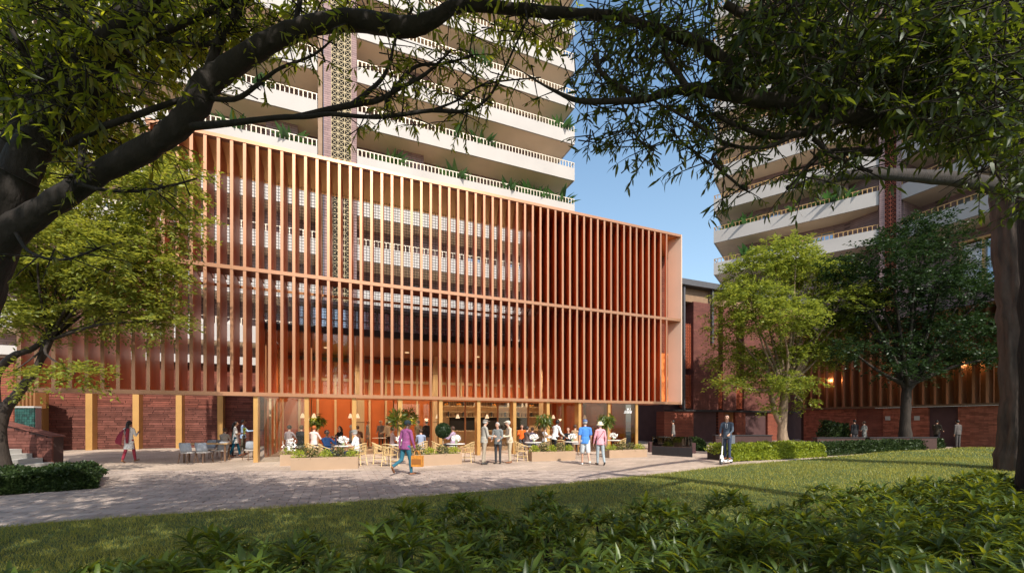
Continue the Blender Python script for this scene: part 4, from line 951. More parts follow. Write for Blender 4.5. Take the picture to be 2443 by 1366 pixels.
# ------------------------------------------------------------------ balcony plants
def palm_fr(X, Y, Z, h, n):
    P, O, L = [], [], []
    for i in range(n):
        a = RNG.uniform(0, 2 * math.pi); el = RNG.uniform(.75, 1.4); P.append((X, Y, Z)); O.append((math.cos(a) * math.cos(el), math.sin(a) * math.cos(el), math.sin(el))); L.append(h * RNG.uniform(.6, 1.1))
    O = np.array(O); return np.array(P), basis(O, np.tile(np.array((0, 0, 1.0)), (n, 1)) + NP.normal(0, .05, (n, 3)), np.array(L), np.array(L) * .26)
def balcony_plant(fr, x, y, label, h=1.5, nl=30):
    a = fr.at(x, .85); X, Y, _ = fr.P(a, .85, 0); zt = CAMZ - (y - 1004) / 1000 * Y; lv = [l - 1.34 for l in (levels if fr is TL else lv2)]
    zf = max([l for l in lv if l < zt - .3] or [zt - 2.2]); h = RNG.uniform(1.7, 2.2)
    r_ = thing("balcony_plant", label, "potted plant", (X, Y, zf), "plants on the balconies")
    MB().lathe([(.18, 0), (.24, .42), (.22, .42), (.2, .38)], (X, Y, zf), 10).build("pot", M['pot'], r_)
    P, Rm = palm_fr(X, Y, zf + .4, h, nl); scatter("foliage", LV3, LF3, Rm, P, M['leafP'], r_, "stuff", True)
for i, (x, y, w_) in enumerate([(690, 300, "left of the lattice shaft above the fins"), (930, 362, "on the lowest white balcony nearest the lattice shaft"), (1087, 395, "in the middle of the lowest white balcony"), (1213, 425, "just left of two others on the lowest white balcony"), (1270, 436, "left of a pair on the lowest white balcony"), (1296, 444, "right of a pair on the lowest white balcony"), (1336, 452, "at the right end of the lowest white balcony"), (1150, 318, "right of centre on the second white balcony"), (1085, 300, "left of centre on the second white balcony"), (1335, 280, "at the right end of the third white balcony"), (600, 172, "on an upper balcony left of the lattice shaft"), (560, 265, "on a left balcony behind the big limb"), (1150, 120, "high on a white balcony behind the twigs")]):
    balcony_plant(TL, x, y, "potted palm " + w_)
for x, y, w_ in [(1783, 480, "left end of the third beige balcony"), (1905, 500, "middle of the second beige balcony"), (1990, 455, "third beige balcony left of the red lattice"), (2012, 448, "third beige balcony next to the red lattice"), (1783, 562, "left end of the lowest beige balcony"), (1745, 505, "far left corner of the second beige balcony")]:
    balcony_plant(TR, x, y, "potted palm, " + w_)
# ------------------------------------------------------------------ planters and their plants
def planter(x0, x1, y0, y1, h, label, plants, m_='planter'):
    (X0, Y0), (X1, Y1) = gr(x0, y0), gr(x1, y1); L_ = math.hypot(X1 - X0, Y1 - Y0); fr = Fr((X0, Y0), ((X1 - X0) / L_, (Y1 - Y0) / L_), (-(Y1 - Y0) / L_, (X1 - X0) / L_))
    r_ = thing("planter_box", label, "planter", ((X0 + X1) / 2, (Y0 + Y1) / 2, 0), "tan planter boxes before the cafe"); d = .52; t = .03
    MB().box(fr, 0, L_, 0, t, .0, h).box(fr, 0, L_, d - t, d, 0, h).box(fr, 0, t, t, d - t, 0, h).box(fr, L_ - t, L_, t, d - t, 0, h).build("box", M[m_], r_)
    MB().box(fr, t, L_ - t, t, d - t, .05, h - .06).build("soil_bed", M['soil'], r_)
    n = len(plants)
    for i, (kind, lab) in enumerate(plants):
        X, Y, _ = fr.P(L_ * (i + .5) / n, d / 2, 0); z0 = h - .06
        ml = {'L': M['leafL'], 'V': M['leafV'], 'W': M['leafL']}[kind]
        b_ = thing("lime_bush" if kind != 'V' else "variegated_bush", lab, "plant", (X, Y, z0), "bushes in the planter boxes")
        k = 420 if kind == 'L' else 300; rx = L_ / n * .58
        dd = nrm(NP.normal(0, 1, (k, 3)) + np.array((0, 0, .5))); P = np.array((X, Y, z0 + .05)) + dd * (NP.random(k) ** .45)[:, None] * np.array((rx, .26, .27 if kind != 'V' else .36)); P[:, 2] = np.maximum(P[:, 2], z0)
        Lf = (.055 if kind != 'V' else .075) * NP.uniform(.7, 1.3, k)
        scatter("foliage", DV, DF, basis(nrm(dd + NP.normal(0, .6, (k, 3))), NP.normal(0, 1, (k, 3)), Lf, Lf * .6), P, ml, b_, "stuff")
        if kind == 'W':
            k = 110; sp = NP.integers(0, 9, k); cx = NP.normal(0, .12, (9, 2)); P = np.stack([X + cx[sp, 0], Y + cx[sp, 1], z0 + NP.uniform(.2, .62, k)], 1)
            scatter("blossom", DV, DF, basis(nrm(NP.normal(0, 1, (k, 3))), NP.normal(0, 1, (k, 3)), np.full(k, .075), np.full(k, .06)), P, M['petal'], b_, "stuff")
def lv_labels(where, kinds):
    pos = ["leftmost", "second from left", "middle", "second from right", "rightmost"]
    if len(kinds) == 1: pos = ["only"]
    return [(k, ("lime green bush, " if k == 'L' else "white flowering bush, " if k == 'W' else "cream speckled dark bush, ") + pos[i] + " plant in the " + where) for i, k in enumerate(kinds)]
planter(668, 742, 1111, 1108, .42, "short tan planter with white flowers behind the front left planter", lv_labels("short planter with white flowers", ['W', 'V']))
planter(693, 854, 1122, 1117, .43, "long tan planter box nearest the camera in front of the seated pair", lv_labels("long front left planter", ['L', 'V', 'L', 'V', 'L']))
planter(985, 1102, 1112, 1106, .42, "tan planter box behind the man in the purple shirt", lv_labels("planter behind the purple shirt", ['V', 'L', 'V', 'L']))
planter(1269, 1373, 1100, 1097, .40, "tan planter box between the three old men and the blue shirt", lv_labels("planter left of the blue shirt", ['L', 'V', 'L', 'V', 'L']))
planter(1454, 1544, 1092, 1089, .36, "shaded brown planter box at the right corner of the cafe", lv_labels("shaded right corner planter", ['L', 'V', 'V', 'L']))

# ------------------------------------------------------------------ cafe furniture prototypes (built once, then copied)
def make_rattan():
    r_ = thing("rattan_chair", "", "chair", (0, 0, 0), "pale rattan chairs of the cafe")
    MB().lathe([(.215, .415), (.235, .425), (.235, .445), (.20, .452)], n=18).build("seat", M['weave'], r_, smooth=False)
    for sx, sy in ((-.19, .19), (.19, .19), (-.17, -.18), (.17, -.18)):
        top = .66 if sy > 0 else .8
        MB().tube([(sx * 1.22, sy * 1.28, 0), (sx, sy, .42), (sx * 1.25, sy * 1.12, top)], [.014, .015, .013], 7).build("leg", M['rattan'], r_, smooth=True)
    pts = [(-.24, .23, .64), (-.27, .08, .67), (-.25, -.12, .76), (-.14, -.25, .83), (0, -.285, .845), (.14, -.25, .83), (.25, -.12, .76), (.27, .08, .67), (.24, .23, .64)]
    MB().tube(pts, .016, 7).build("arm_rail", M['rattan'], r_, smooth=True)
    pts2 = [(x * .93, y * .93, z - .11) for x, y, z in pts[1:-1]]; MB().tube(pts2, .011, 6).build("lower_rail", M['rattan'], r_, smooth=True)
    q = MB()
    for i in range(11):
        a = math.pi * (1.12 + .76 * i / 10); x, y = math.cos(a), math.sin(a); q.tube([(x * .21, y * .21, .44), (x * .265, y * .275, .80 - abs(i - 5) * .012)], .007, 5)
    q.build("spindle", M['rattan'], r_, kind="stuff")
    q = MB()
    for z in (.2,): q.tube([(-.2, .21, z), (-.185, -.2, z), (.185, -.2, z), (.2, .21, z), (-.2, .21, z)], .009, 5)
    q.build("stretcher", M['rattan'], r_); return r_
def make_table():
    r_ = thing("bistro_table", "", "table", (0, 0, 0), "round marble tables of the cafe")
    MB().lathe([(.37, .725), (.385, .735), (.385, .75), (.37, .757)], n=28).build("tabletop", M['marble'], r_)
    MB().lathe([(.03, .03), (.028, .70), (.09, .724)], n=12).build("pedestal", M['steel'], r_)
    MB().lathe([(.22, 0), (.22, .018), (.05, .035)], n=20).build("base", M['steel'], r_); return r_
def make_vase():
    r_ = thing("flower_vase", "", "vase", (0, 0, 0), "white flower vases on the cafe tables")
    MB().lathe([(.045, 0), (.055, .06), (.04, .13), (.05, .15)], n=12).build("vase", M['vase'], r_, smooth=True)
    k = 130; dd = nrm(NP.normal(0, 1, (k, 3)) + np.array((0, 0, .4))); P = np.array((0, 0, .22)) + dd * (NP.random(k) ** .4)[:, None] * np.array((.17, .17, .10))
    scatter("blossom", DV, DF, basis(nrm(dd + NP.normal(0, .5, (k, 3))), NP.normal(0, 1, (k, 3)), np.full(k, .075), np.full(k, .07)), P, M['petal'], r_, "stuff")
    return r_
def make_shell():
    r_ = thing("grey_chair", "", "chair", (0, 0, 0), "grey shell chairs at the timber table")
    q = MB(); N = 11; prof = [(.47, .22, .0), (.56, .25, .02), (.68, .265, .05), (.78, .25, .065), (.83, .21, .07)]
    for off in (0, .022):
        for z, hw, back in prof:
            for i in range(N):
                t = -1 + 2 * i / (N - 1); q.v.append((hw * math.sin(t * 1.25) / math.sin(1.25), -.23 - back + (1 - math.cos(t * 1.25)) * .30 - off, z))
    M_ = len(prof) * N
    for o in (0, M_):
        for j in range(len(prof) - 1):
            for i in range(N - 1): a = o + j * N + i; q.f.append((a, a + 1, a + N + 1, a + N)); q.m.append(0)
    for j in range(len(prof) - 1):
        for i in (0, N - 1): a = j * N + i; q.f.append((a, a + N, a + N + M_, a + M_)); q.m.append(0)
    for i in range(N - 1):
        for a in (i, (len(prof) - 1) * N + i): q.f.append((a, a + 1, a + 1 + M_, a + M_)); q.m.append(0)
    q.build("backrest", M['chairgrey'], r_, smooth=True)
    MB().lathe([(.2, .40), (.245, .41), (.25, .45), (.22, .468)], n=18).build("seat", M['seatgrey'], r_)
    for sx, sy in ((-.19, .18), (.19, .18), (-.19, -.18), (.19, -.18)):
        MB().tube([(sx * 1.2, sy * 1.25, 0), (sx, sy, .41)], [.012, .02], 8).build("leg", M['darkwood'], r_)
    return r_
used = {}
def place(key, maker, loc, rz, label, scale=None):
    if key not in used:
        r_ = maker(); used[key] = r_; r_.location = loc; r_.rotation_euler = (0, 0, rz); r_["label"] = label
        if scale: r_.scale = (scale,) * 3
        return r_
    return dup(used[key], loc, rz, label, scale)
def g2(x, Y): return ((x - 1221.5) / 1000 * Y, Y, 0)
for x, Y, a, lab in [
    (778, 15.75, -70, "pale rattan chair under the man in navy behind the long front planter"), (752, 16.2, -60, "pale rattan chair left of the man in navy with open spindles"),
    (856, 15.95, 75, "pale rattan chair under the man in white shirt and cap"), (905, 16.5, -75, "pale rattan chair farthest left at the table beside the purple shirt"), (930, 15.6, -20, "pale rattan chair seen from behind, left of the purple shirt"),
    (1004, 17.7, 70, "pale rattan chair just right of the purple shirt"), (1046, 17.6, -75, "pale rattan chair below the round topiary ball"), (1116, 17.1, 75, "pale rattan chair left of the three old men"),
    (1242, 17.6, -70, "pale rattan chair just right of the three old men"), (1303, 19.1, 60, "pale rattan chair below the waiter in white"), (1334, 18.9, 10, "brown backed rattan chair behind the planter below the waiter"),
    (1480, 20.8, 60, "shaded rattan chair at the table right of the pink shirt")]:
    place("rattan", make_rattan, g2(x, Y), R(a), lab)
for i, (x, Y, lab) in enumerate([(817, 15.95, "between the man in navy and the man in white"), (955, 16.8, "behind the purple shirt"), (1087, 17.4, "left of the three old men"), (1272, 18.6, "right of the three old men"), (1364, 19.2, "by the dark jacketed diner"), (1462, 20.7, "in shade right of the pink shirt"), (905, 23.5, "deep inside beside the woman in a grey dress")]):
    place("table", make_table, g2(x, Y), 0, "round pale table " + lab)
    if i < 6:
        X, Y_, _ = g2(x, Y); place("vase", make_vase, (X + .03, Y_, .757), RNG.uniform(0, 6), "white flower vase on the table " + lab)
# timber table with grey chairs on the left terrace
tt = thing("timber_table", "long oak topped table among grey chairs before the brick wall", "table", g2(497, 17.6))
tX, tY, _ = g2(497, 17.6); FT = Fr((tX, tY), UF, WF)
MB().box(FT, -.85, .75, -.35, .4, .72, .76).build("tabletop", M['wood'], tt)
for a, b in ((-.75, -.28), (.65, -.28), (-.75, .33), (.65, .33)): MB().box(FT, a - .03, a + .03, b - .03, b + .03, 0, .718).build("leg", M['darkwood'], tt)
for x, Y, a, lab in [(449, 16.75, -15, "grey shell chair leftmost, seen from behind at the oak table"), (486, 16.9, -15, "grey shell chair second from left, seen from behind at the oak table"), (528, 17.9, 80, "grey shell chair at the right end of the oak table"), (500, 18.9, 165, "grey shell chair on the far side of the oak table"), (535, 19.6, 0, "grey shell chair under the seated man in grey suit"), (598, 18.2, 60, "grey shell chair half hidden behind the corner column")]:
    place("shell", make_shell, g2(x, Y), R(a), lab)

# ------------------------------------------------------------------ inside the cafe
def make_lamp():
    r_ = thing("pendant_lamp", "", "lamp", (0, 0, 0), "lit pendant lamps of the cafe")
    MB().lathe([(.115, 0), (.10, .02), (.045, .19), (.02, .21)], n=16).build("lamp_shade", M['lampshade'], r_, smooth=True)
    MB().tube([(0, 0, .2), (0, 0, .86)], .004, 5).build("cord", M['wire'], r_); return r_
for i, (x, lab) in enumerate([(722, "left of the first indoor column"), (749, "before the hanging fern"), (836, "left of the pale timber column"), (853, "against the pale timber column"), (982, "above the purple shirt"), (1044, "left of the back bar"), (1092, "over the topiary ball"), (1162, "above the tallest old man"), (1320, "above the waiter"), (1395, "above the blue cap")]):
    a = F.at(x, 1.3); X, Y, _ = F.P(a, 1.3, 0); place("lamp", make_lamp, (X, Y, 1.83), 0, "small cream cone pendant lamp " + lab)
    ld = bpy.data.lights.new("lamp_glow", 'POINT'); ld.energy = 6; ld.color = (1, .72, .42); ld.shadow_soft_size = .1; lo = link("lamp_glow", ld); lo.location = (X, Y, 1.78)
for i in range(4):      # fill lights added under the ceiling to brighten the dim hall
    a = 2.5 + i * 4.6; X, Y, _ = F.P(a, 7.0, 0); d_ = thing("fill_light", "added fill light under the brown cafe ceiling, number %s along the hall" % ["one", "two", "three", "four"][i], "lamp", (X, Y, 5.93), "added fill lights of the cafe")
    MB().lathe([(.12, 0), (.14, .02), (.14, .05)], (X, Y, 5.925), 14).build("fill_disc", M['lampshade'], d_)
    ld = bpy.data.lights.new("fill_glow", 'SPOT'); ld.spot_size = R(150); ld.spot_blend = .6; ld.energy = 800; ld.color = (1, .74, .46); ld.shadow_soft_size = .25; lo = link("fill_glow", ld); lo.location = (X, Y, 5.88)
bar = thing("bar_counter", "pale timber bar counter in front of the stocked back bar", "counter", (*F.P(F.at(1190, 8), 8, 0)[:2], 0))
a0, a1 = F.at(1078, 8), F.at(1300, 8)
MB().box(F, a0 - .06, a1 + .06, 6.8, 7.5, 1.0, 1.06).build("worktop", M['cream'], bar); MB().box(F, a0, a1, 6.86, 7.45, 0, .998).build("front_panel", M['wood'], bar)
bb = thing("back_bar", "wall of shelves with dark cabinets, jars and orange baskets behind the counter", "shelving", (*F.P(F.at(1170, 9.5), 9.5, 0)[:2], 0))
a0, a1 = F.at(1034, 9.3), F.at(1300, 9.3)
MB().box(F, a0, a1, 9.62, 9.8, 0, 3.22).build("back_panel", M['cream'], bb)
MB().box(F, a0 + 1.2, a1 - 1.3, 9.40, 9.61, .95, 1.95).build("dark_cabinet", M['black'], bb)
for z in (.92, 1.98, 2.35, 2.72, 3.2): MB().box(F, a0, a1, 9.25, 9.6, z, z + .03).build("shelf", M['cream'], bb)
for i in range(9): a = a0 + (a1 - a0 - .04) * i / 8; MB().box(F, a, a + .04, 9.26, 9.59, 2.75, 3.19).box(F, a, a + .04, 9.26, 9.59, 2.01, 2.34).build("upright", M['steel'], bb)
q = MB(); n_ = 70
for i in range(n_):
    a = a0 + (a1 - a0) * (i + .5) / n_; q.box(F, a - .018, a + .018, 9.5, 9.56, 2.76, 3.15)
q.build("slat_row", M['darkwood'], bb, kind="stuff")
def make_bottle():
    o = MB().lathe([(.035, 0), (.037, .16), (.014, .21), (.014, .27)], n=8).build("bottle", M['darkwood'], smooth=True); return tag(o, "", "bottle", "bottles on the back bar shelves")
def make_basket():
    r_ = thing("fruit_basket", "", "basket", (0, 0, 0), "orange baskets on the top shelf")
    MB().lathe([(.16, 0), (.2, .09), (.2, .10)], n=12).build("basket", M['wood'], r_)
    q = MB()
    for i in range(9): q.ell((RNG.uniform(-.13, .13), RNG.uniform(-.1, .1), .12 + RNG.uniform(0, .05)), .055, .055, .055, 7, 5)
    q.build("fruit", mat("orange_fruit", (.75, .28, .03), .5), r_, smooth=True, kind="stuff"); return r_
def make_jar():
    o = MB().lathe([(.07, 0), (.1, .05), (.1, .2), (.06, .26), (.07, .29)], n=12).build("jar", M['marble'], smooth=True); return tag(o, "", "jar", "pale jars on the top shelf")
for i in range(26):
    a = a0 + .3 + (a1 - a0 - .6) * i / 25; place("bottle", make_bottle, (*F.P(a, 9.42, 0)[:2], 2.01), 0, "small dark bottle, %s from the %s in the row on the back bar shelf" % ((ORD[i], "left") if i < 13 else (ORD[25 - i], "right")))
for i, x in enumerate((1066, 1094, 1178, 1268)): place("basket", make_basket, (*F.P(F.at(x, 9.4), 9.4, 0)[:2], 2.75), 0, "orange fruit basket on the top shelf, " + ["first from the left", "second from the left", "third from the left", "farthest right"][i])
for i, x in enumerate((1041, 1134, 1212, 1222, 1246, 1256)): place("jar", make_jar, (*F.P(F.at(x, 9.4), 9.4, 0)[:2], 2.75), 0, "pale ceramic jar on the top shelf, " + ["leftmost by the frame", "left of the second column", "left one of a pair by the third column", "right one of a pair by the third column", "left one of a pair at the right end", "right one of a pair at the right end"][i])
def fern(x, y, Y, rx, rz, n, label, name="hanging_plant", trunk=None, hang=True):
    c = px(x, y, Y); r_ = thing(name, label, "plant", (c.x, c.y, 0 if trunk else c.z))
    dd = nrm(NP.normal(0, 1, (n, 3))); P = np.array(c) + dd * (NP.random(n) ** .6)[:, None] * np.array((rx, rx, rz)); O = nrm(dd * np.array((1, 1, .4)) + np.array((0, 0, -.9 if hang else .2)) + NP.normal(0, .3, (n, 3)))
    L = NP.uniform(.16, .32, n); scatter("foliage", LV, LF, basis(O, nrm(NP.normal(0, 1, (n, 3))), L, L * .2), P, M['leafS'], r_, "stuff")
    if trunk: MB().tube([(c.x, c.y, .35), (c.x + .04, c.y, c.z * .6), (c.x, c.y, c.z)], [.035, .03, .02], 7).build("stem", M['bark3'], r_); MB().lathe([(.16, 0), (.22, .4), (.2, .4)], (c.x, c.y, 0), 14).build("pot", M['pot'], r_)
    else: MB().tube([(c.x, c.y, c.z), (c.x, c.y, 2.74 if Y < 20.5 else 5.9)], .006, 5).build("cord", M['wire'], r_); MB().lathe([(.08, -.1), (.15, .05), (.14, .05)], (c.x, c.y, c.z), 12).build("pot", M['pot'], r_)
fern(755, 1001, 19.2, .30, .26, 420, "bushy fern hanging behind the first cafe column")
fern(948, 1000, 19.2, .34, .38, 330, "slim indoor tree left of the purple shirt", "indoor_tree", True, False)
fern(975, 996, 20.5, .30, .42, 280, "taller indoor tree just behind the dark cap", "indoor_tree", True, False)
fern(1297, 1000, 19.8, .32, .36, 300, "indoor tree with drooping leaves at the right end of the bar", "indoor_tree", True, True)
fern(1447, 1000, 20.0, .32, .36, 300, "indoor tree beside the column above the pink shirt", "indoor_tree", True, True)
tb = thing("topiary_ball", "clipped dark green ball bush on a stem in a dark pot inside the cafe", "plant", g2(1057, 18.2))
c = px(1057, 1026, 18.2); n = 2600; dd = nrm(NP.normal(0, 1, (n, 3))); scatter("foliage", DV, DF, basis(nrm(dd + NP.normal(0, .7, (n, 3))), NP.normal(0, 1, (n, 3)), np.full(n, .05), np.full(n, .03)), np.array(c) + dd * .31, M['leafE'], tb, "stuff")
MB().ell(c, .30, .30, .30, 14, 10).build("core", M['leafE'], tb, smooth=True); MB().lathe([(.2, 0), (.26, .55), (.24, .55)], (c.x, c.y, 0), 16).build("pot", M['pot'], tb); MB().tube([(c.x, c.y, .5), (c.x, c.y, 1.1)], .03, 7).build("stem", M['bark3'], tb)

# ------------------------------------------------------------------ people
CL = {}
def cloth(name, col, var=.12, scale=18):
    if name not in CL: CL[name] = mat("cloth_" + name, col, .85, 0, var, scale, .15, 60, spec=.15)
    return CL[name]
def printed(name, c1, c2, scale=26, thr=.5):
    if name in CL: return CL[name]
    m = mat("cloth_" + name, c1, .85, 0, .02); t = m.node_tree; N, L = t.nodes, t.links; b = N["Principled BSDF"]
    g = N.new("ShaderNodeTexCoord"); no = N.new("ShaderNodeTexVoronoi"); no.inputs["Scale"].default_value = scale; L.new(g.outputs["Object"], no.inputs[0])
    ra = N.new("ShaderNodeValToRGB"); ra.color_ramp.interpolation = 'CONSTANT'; ra.color_ramp.elements[0].color = (*c2, 1); ra.color_ramp.elements[1].color = (*c1, 1); ra.color_ramp.elements[1].position = thr
    L.new(no.outputs["Distance"], ra.inputs[0]); L.new(ra.outputs[0], b.inputs["Base Color"]); CL[name] = m; return m
PENDING = []
def capsule(mb, p0, p1, r0, r1, sx0, sy0, sx1, sy1, xax, fl=1.0):
    p0, p1 = np.array(p0, float), np.array(p1, float); d = p1 - p0; L_ = np.linalg.norm(d); d = d / max(L_, 1e-6) if L_ > 1e-6 else np.array((0, 0, 1.0))
    x = np.array(xax, float); x = x - d * x.dot(d)
    if np.linalg.norm(x) < 1e-3: x = np.array((0, 1.0, 0)) - d * d[1]
    x /= np.linalg.norm(x); y = np.cross(d, x); rings = []
    for a in (-80, -50, -20): rings.append((p0 + d * r0 * fl * min(sx0, sy0) * math.sin(R(a)), r0 * math.cos(R(a)), sx0, sy0))
    rings.append((p0, r0, sx0, sy0)); rings.append((p1, r1, sx1, sy1))
    for a in (20, 50, 80): rings.append((p1 + d * r1 * fl * min(sx1, sy1) * math.sin(R(a)), r1 * math.cos(R(a)), sx1, sy1))
    b = len(mb.v); n = 12
    for c, r, sx, sy in rings:
        for k in range(n):
            t = 2 * math.pi * k / n; mb.v.append(tuple(c + x * math.cos(t) * r * sx + y * math.sin(t) * r * sy))
    for i in range(len(rings) - 1):
        for k in range(n): q0 = b + i * n + k; q1 = b + i * n + (k + 1) % n; mb.f.append((q0, q1, q1 + n, q0 + n)); mb.m.append(0)
    mb.f.append(tuple(b + n - 1 - k for k in range(n))); t0 = b + (len(rings) - 1) * n; mb.f.append(tuple(t0 + k for k in range(n))); mb.m += [0, 0]
    return (p0, d, L_, x, y, r0, r1, sx0, sy0, sx1, sy1, fl)
def person(label, pos, heading, H=1.72, shirt=None, pants=None, shoe=None, skin='skin', hair='hairb', legs=((0, 0), (0, 0)), arms=((0, 6, 8), (0, 6, 8)), lean=0, seat=None, short_sleeve=False, shorts=False,
           skirt=None, hat=None, hatm=None, long_hair=0, bulk=1.0, voxel=.0115, turn=0, female=False, jacket=None, extras=(), group=None):
    k = H / 1.75; mb = MB(); prims = []; pm = []
    mats = [shirt, pants, M[skin], shoe, M['hairbr'] if hair == 'hairr' else M['hairb'], mat_lip(skin), jacket or shirt]
    SH, PA, SK, SO, EY, LP, JK = range(7)
    def cap(p0, p1, r0, r1, m_, s0=(1, 1), s1=None, xax=(1, 0, 0), fl=1.0):
        s1 = s1 or s0; prims.append(capsule(mb, np.array(p0) * k, np.array(p1) * k, r0 * k, r1 * k, s0[0], s0[1], s1[0], s1[1], xax, fl)); pm.append(m_)
    # legs from the pelvis
    hipz = 0.0; hw = .088; J = []
    for (th, kb), sx in zip(legs, (-1, 1)):
        h = np.array((sx * hw, 0, 0)); a = R(th); kn = h + np.array((sx * .012, math.sin(a), -math.cos(a))) * .435; b = R(th - kb)
        an = kn + np.array((0, math.sin(b), -math.cos(b))) * .41; fp = b * .9 if b < 0 else b * .55
        toe = an + np.array((sx * .03, math.cos(fp) * .17, math.sin(fp) * .17 - .045)); heel = an + np.array((0, -.035 * math.cos(fp), -.05 - .03 * math.sin(fp))); J.append((h, kn, an, heel, toe))
    low = min(min(j[3][2], j[4][2]) for j in J) - .033
    pz = -low if seat is None else seat / k + .085
    up = np.array((0, 0, pz)); lm = 1.0 if not female else .93
    for h, kn, an, heel, toe in J:
        h, kn, an, heel, toe = h + up, kn + up, an + up, heel + up, toe + up
        low_m = SK if shorts else PA; cap(h, kn, .088 * lm * bulk, .060 * bulk, PA); 
        cap(kn, an + (kn - an) * .06, .060 * bulk if not shorts else .05, .046 * bulk if not shorts else .036, low_m)
        if shorts: cap(h, h + (kn - h) * .95, .098 * bulk, .082 * bulk, PA)
        cap(an, an + (an - kn) * .01, .036, .036, SK if shorts else SO); cap(heel, toe, .040, .034, SO, (1, .85))
    # torso, with lean about the pelvis
    ln = R(lean)
    def T(v): v = np.array(v, float); return up + np.array((v[0], v[1] * math.cos(ln) + v[2] * math.sin(ln), -v[1] * math.sin(ln) + v[2] * math.cos(ln)))
    sw_ = .92 if female else 1.0; bw = bulk
    cap(T((0, 0, -.02)), T((0, 0, .10)), .155 * bw, .142 * bw * sw_, PA, (1, .74), (1, .70))
    cap(T((0, .002, .09)), T((0, .0, .25)), .146 * bw * sw_, .145 * bw, SH, (1, .70), (1, .68))
    cap(T((0, 0, .25)), T((0, -.01, .42)), .147 * bw, .150 * sw_, SH, (1, .68), (1.02, .60))
    cap(T((-.135 * sw_, -.01, .475)), T((.135 * sw_, -.01, .475)), .068, .068, SH)
    cap(T((0, -.012, .44)), T((0, -.008, .52)), .10, .07, SH, (1.2, .8), (1, .8))
    cap(T((0, -.005, .50)), T((0, .012, .60)), .056, .052, SK)
    if jacket or True: cap(T((0, 0, .13)), T((0, 0, -.085 if seat is None else -.02)), .156 * bw * sw_, .172 * bw, SH, (1, .76), (1, .80), fl=.2)
    if skirt:
        z0, z1, w_, m_ = skirt; cap(T((0, 0, z0)), T((0, -.01, z1)), .150 * bw * sw_, w_, m_, (1, .75), (1, .8), fl=.15)
    # head
    tn = R(turn); hc = T((0, .03, .705))
    fx, fy = np.array((math.cos(tn), math.sin(tn), 0)), np.array((-math.sin(tn), math.cos(tn), 0)); UZ = np.array((0, 0, 1.0))
    def Hd(x, y, z): return hc + fx * x + fy * y + UZ * z
    cap(Hd(0, -.012, .022), Hd(0, -.008, .035), .080, .078, SK, (1, 1.18), (1, 1.15), fx); cap(Hd(0, .022, -.055), Hd(0, .018, .0), .052, .068, SK, (1, 1), (1, 1), fx)
    cap(Hd(0, .085, .012), Hd(0, .103, -.016), .011, .016, SK); 
    for s in (-1, 1):
        cap(Hd(s * .079, -.012, .014), Hd(s * .079, -.01, -.016), .018, .014, SK, (.5, 1), (.5, 1), fx); cap(Hd(s * .030, .079, .016), Hd(s * .034, .079, .016), .0105, .0105, EY); cap(Hd(s * .020, .084, .036), Hd(s * .045, .076, .036), .007, .006, EY)
    cap(Hd(-.018, .078, -.049), Hd(.018, .078, -.049), .009, .009, LP)
    # arms
    hands = []
    for (s_, ab, el), sx in zip(arms, (-1, 1)):
        sh = T((sx * .178 * sw_ * (1 + (bulk - 1) * .5), -.01, .465)); a, b = R(s_ - lean), R(ab); d = np.array((sx * math.sin(b), math.sin(a) * math.cos(b), -math.cos(a) * math.cos(b))); e = sh + d * .285
        a2 = R(s_ - lean + el); inn = .30 if el > 35 else .05; d2 = nrm(np.array((sx * (math.sin(b) * .5 - inn), math.sin(a2), -math.cos(a2)))); w_ = e + d2 * .245
        am = SK if short_sleeve else SH
        cap(sh, e, .057 * (1 if not female else .88), .045, SH if not short_sleeve else SH); 
        if short_sleeve: prims.pop(); pm.pop(); cap(sh, sh + d * .2, .066, .064, SH); cap(sh + d * .2, e, .046, .041, SK)
        cap(e, w_, .043, .029, am); cap(w_ - d2 * .01, w_ + d2 * .03, .027, .026, SK)
        side = nrm(np.cross(d2, np.array((sx * 1.0, 0, .2)))); nrmv = np.cross(d2, side)
        cap(w_ + d2 * .02, w_ + d2 * .095, .034, .038, SK, (1, .42), (1, .42), side)
        for j, l in enumerate((.062, .072, .068, .052)):
            f0 = w_ + d2 * .095 + side * (-.028 + j * .0187); kn_ = f0 + d2 * l * .55 - nrmv * sx * .008; cap(f0, kn_, .0105, .0098, SK); cap(kn_, kn_ + (d2 * .7 - nrmv * sx * .7) * l * .5, .0098, .0085, SK)
        cap(w_ + d2 * .03 - side * .026, w_ + d2 * .085 - side * .056, .0135, .0105, SK); hands.append((w_ + d2 * .09) * k)
    for e_ in extras:
        fn, m_ = e_; p0, p1, r0, r1, s0, s1 = fn; cap(T(p0), T(p1), r0, r1, m_, s0, s1)
    tmp = bpy.data.meshes.new("person"); tmp.from_pydata(mb.v, [], mb.f); o = bpy.data.objects.new("person", tmp); COL.objects.link(o)
    rm = o.modifiers.new("remesh", 'REMESH'); rm.mode = 'VOXEL'; rm.voxel_size = voxel; rm.adaptivity = 0
    smo = o.modifiers.new("smooth", 'SMOOTH'); smo.iterations = 2; smo.factor = .45
    o.location = (pos[0], pos[1], pos[2] if len(pos) > 2 else 0); o.rotation_euler = (0, 0, R(heading)); tag(o, label, "person", group)
    # hair and hats are children
    hk = hc * k; r = lambda v: v * k
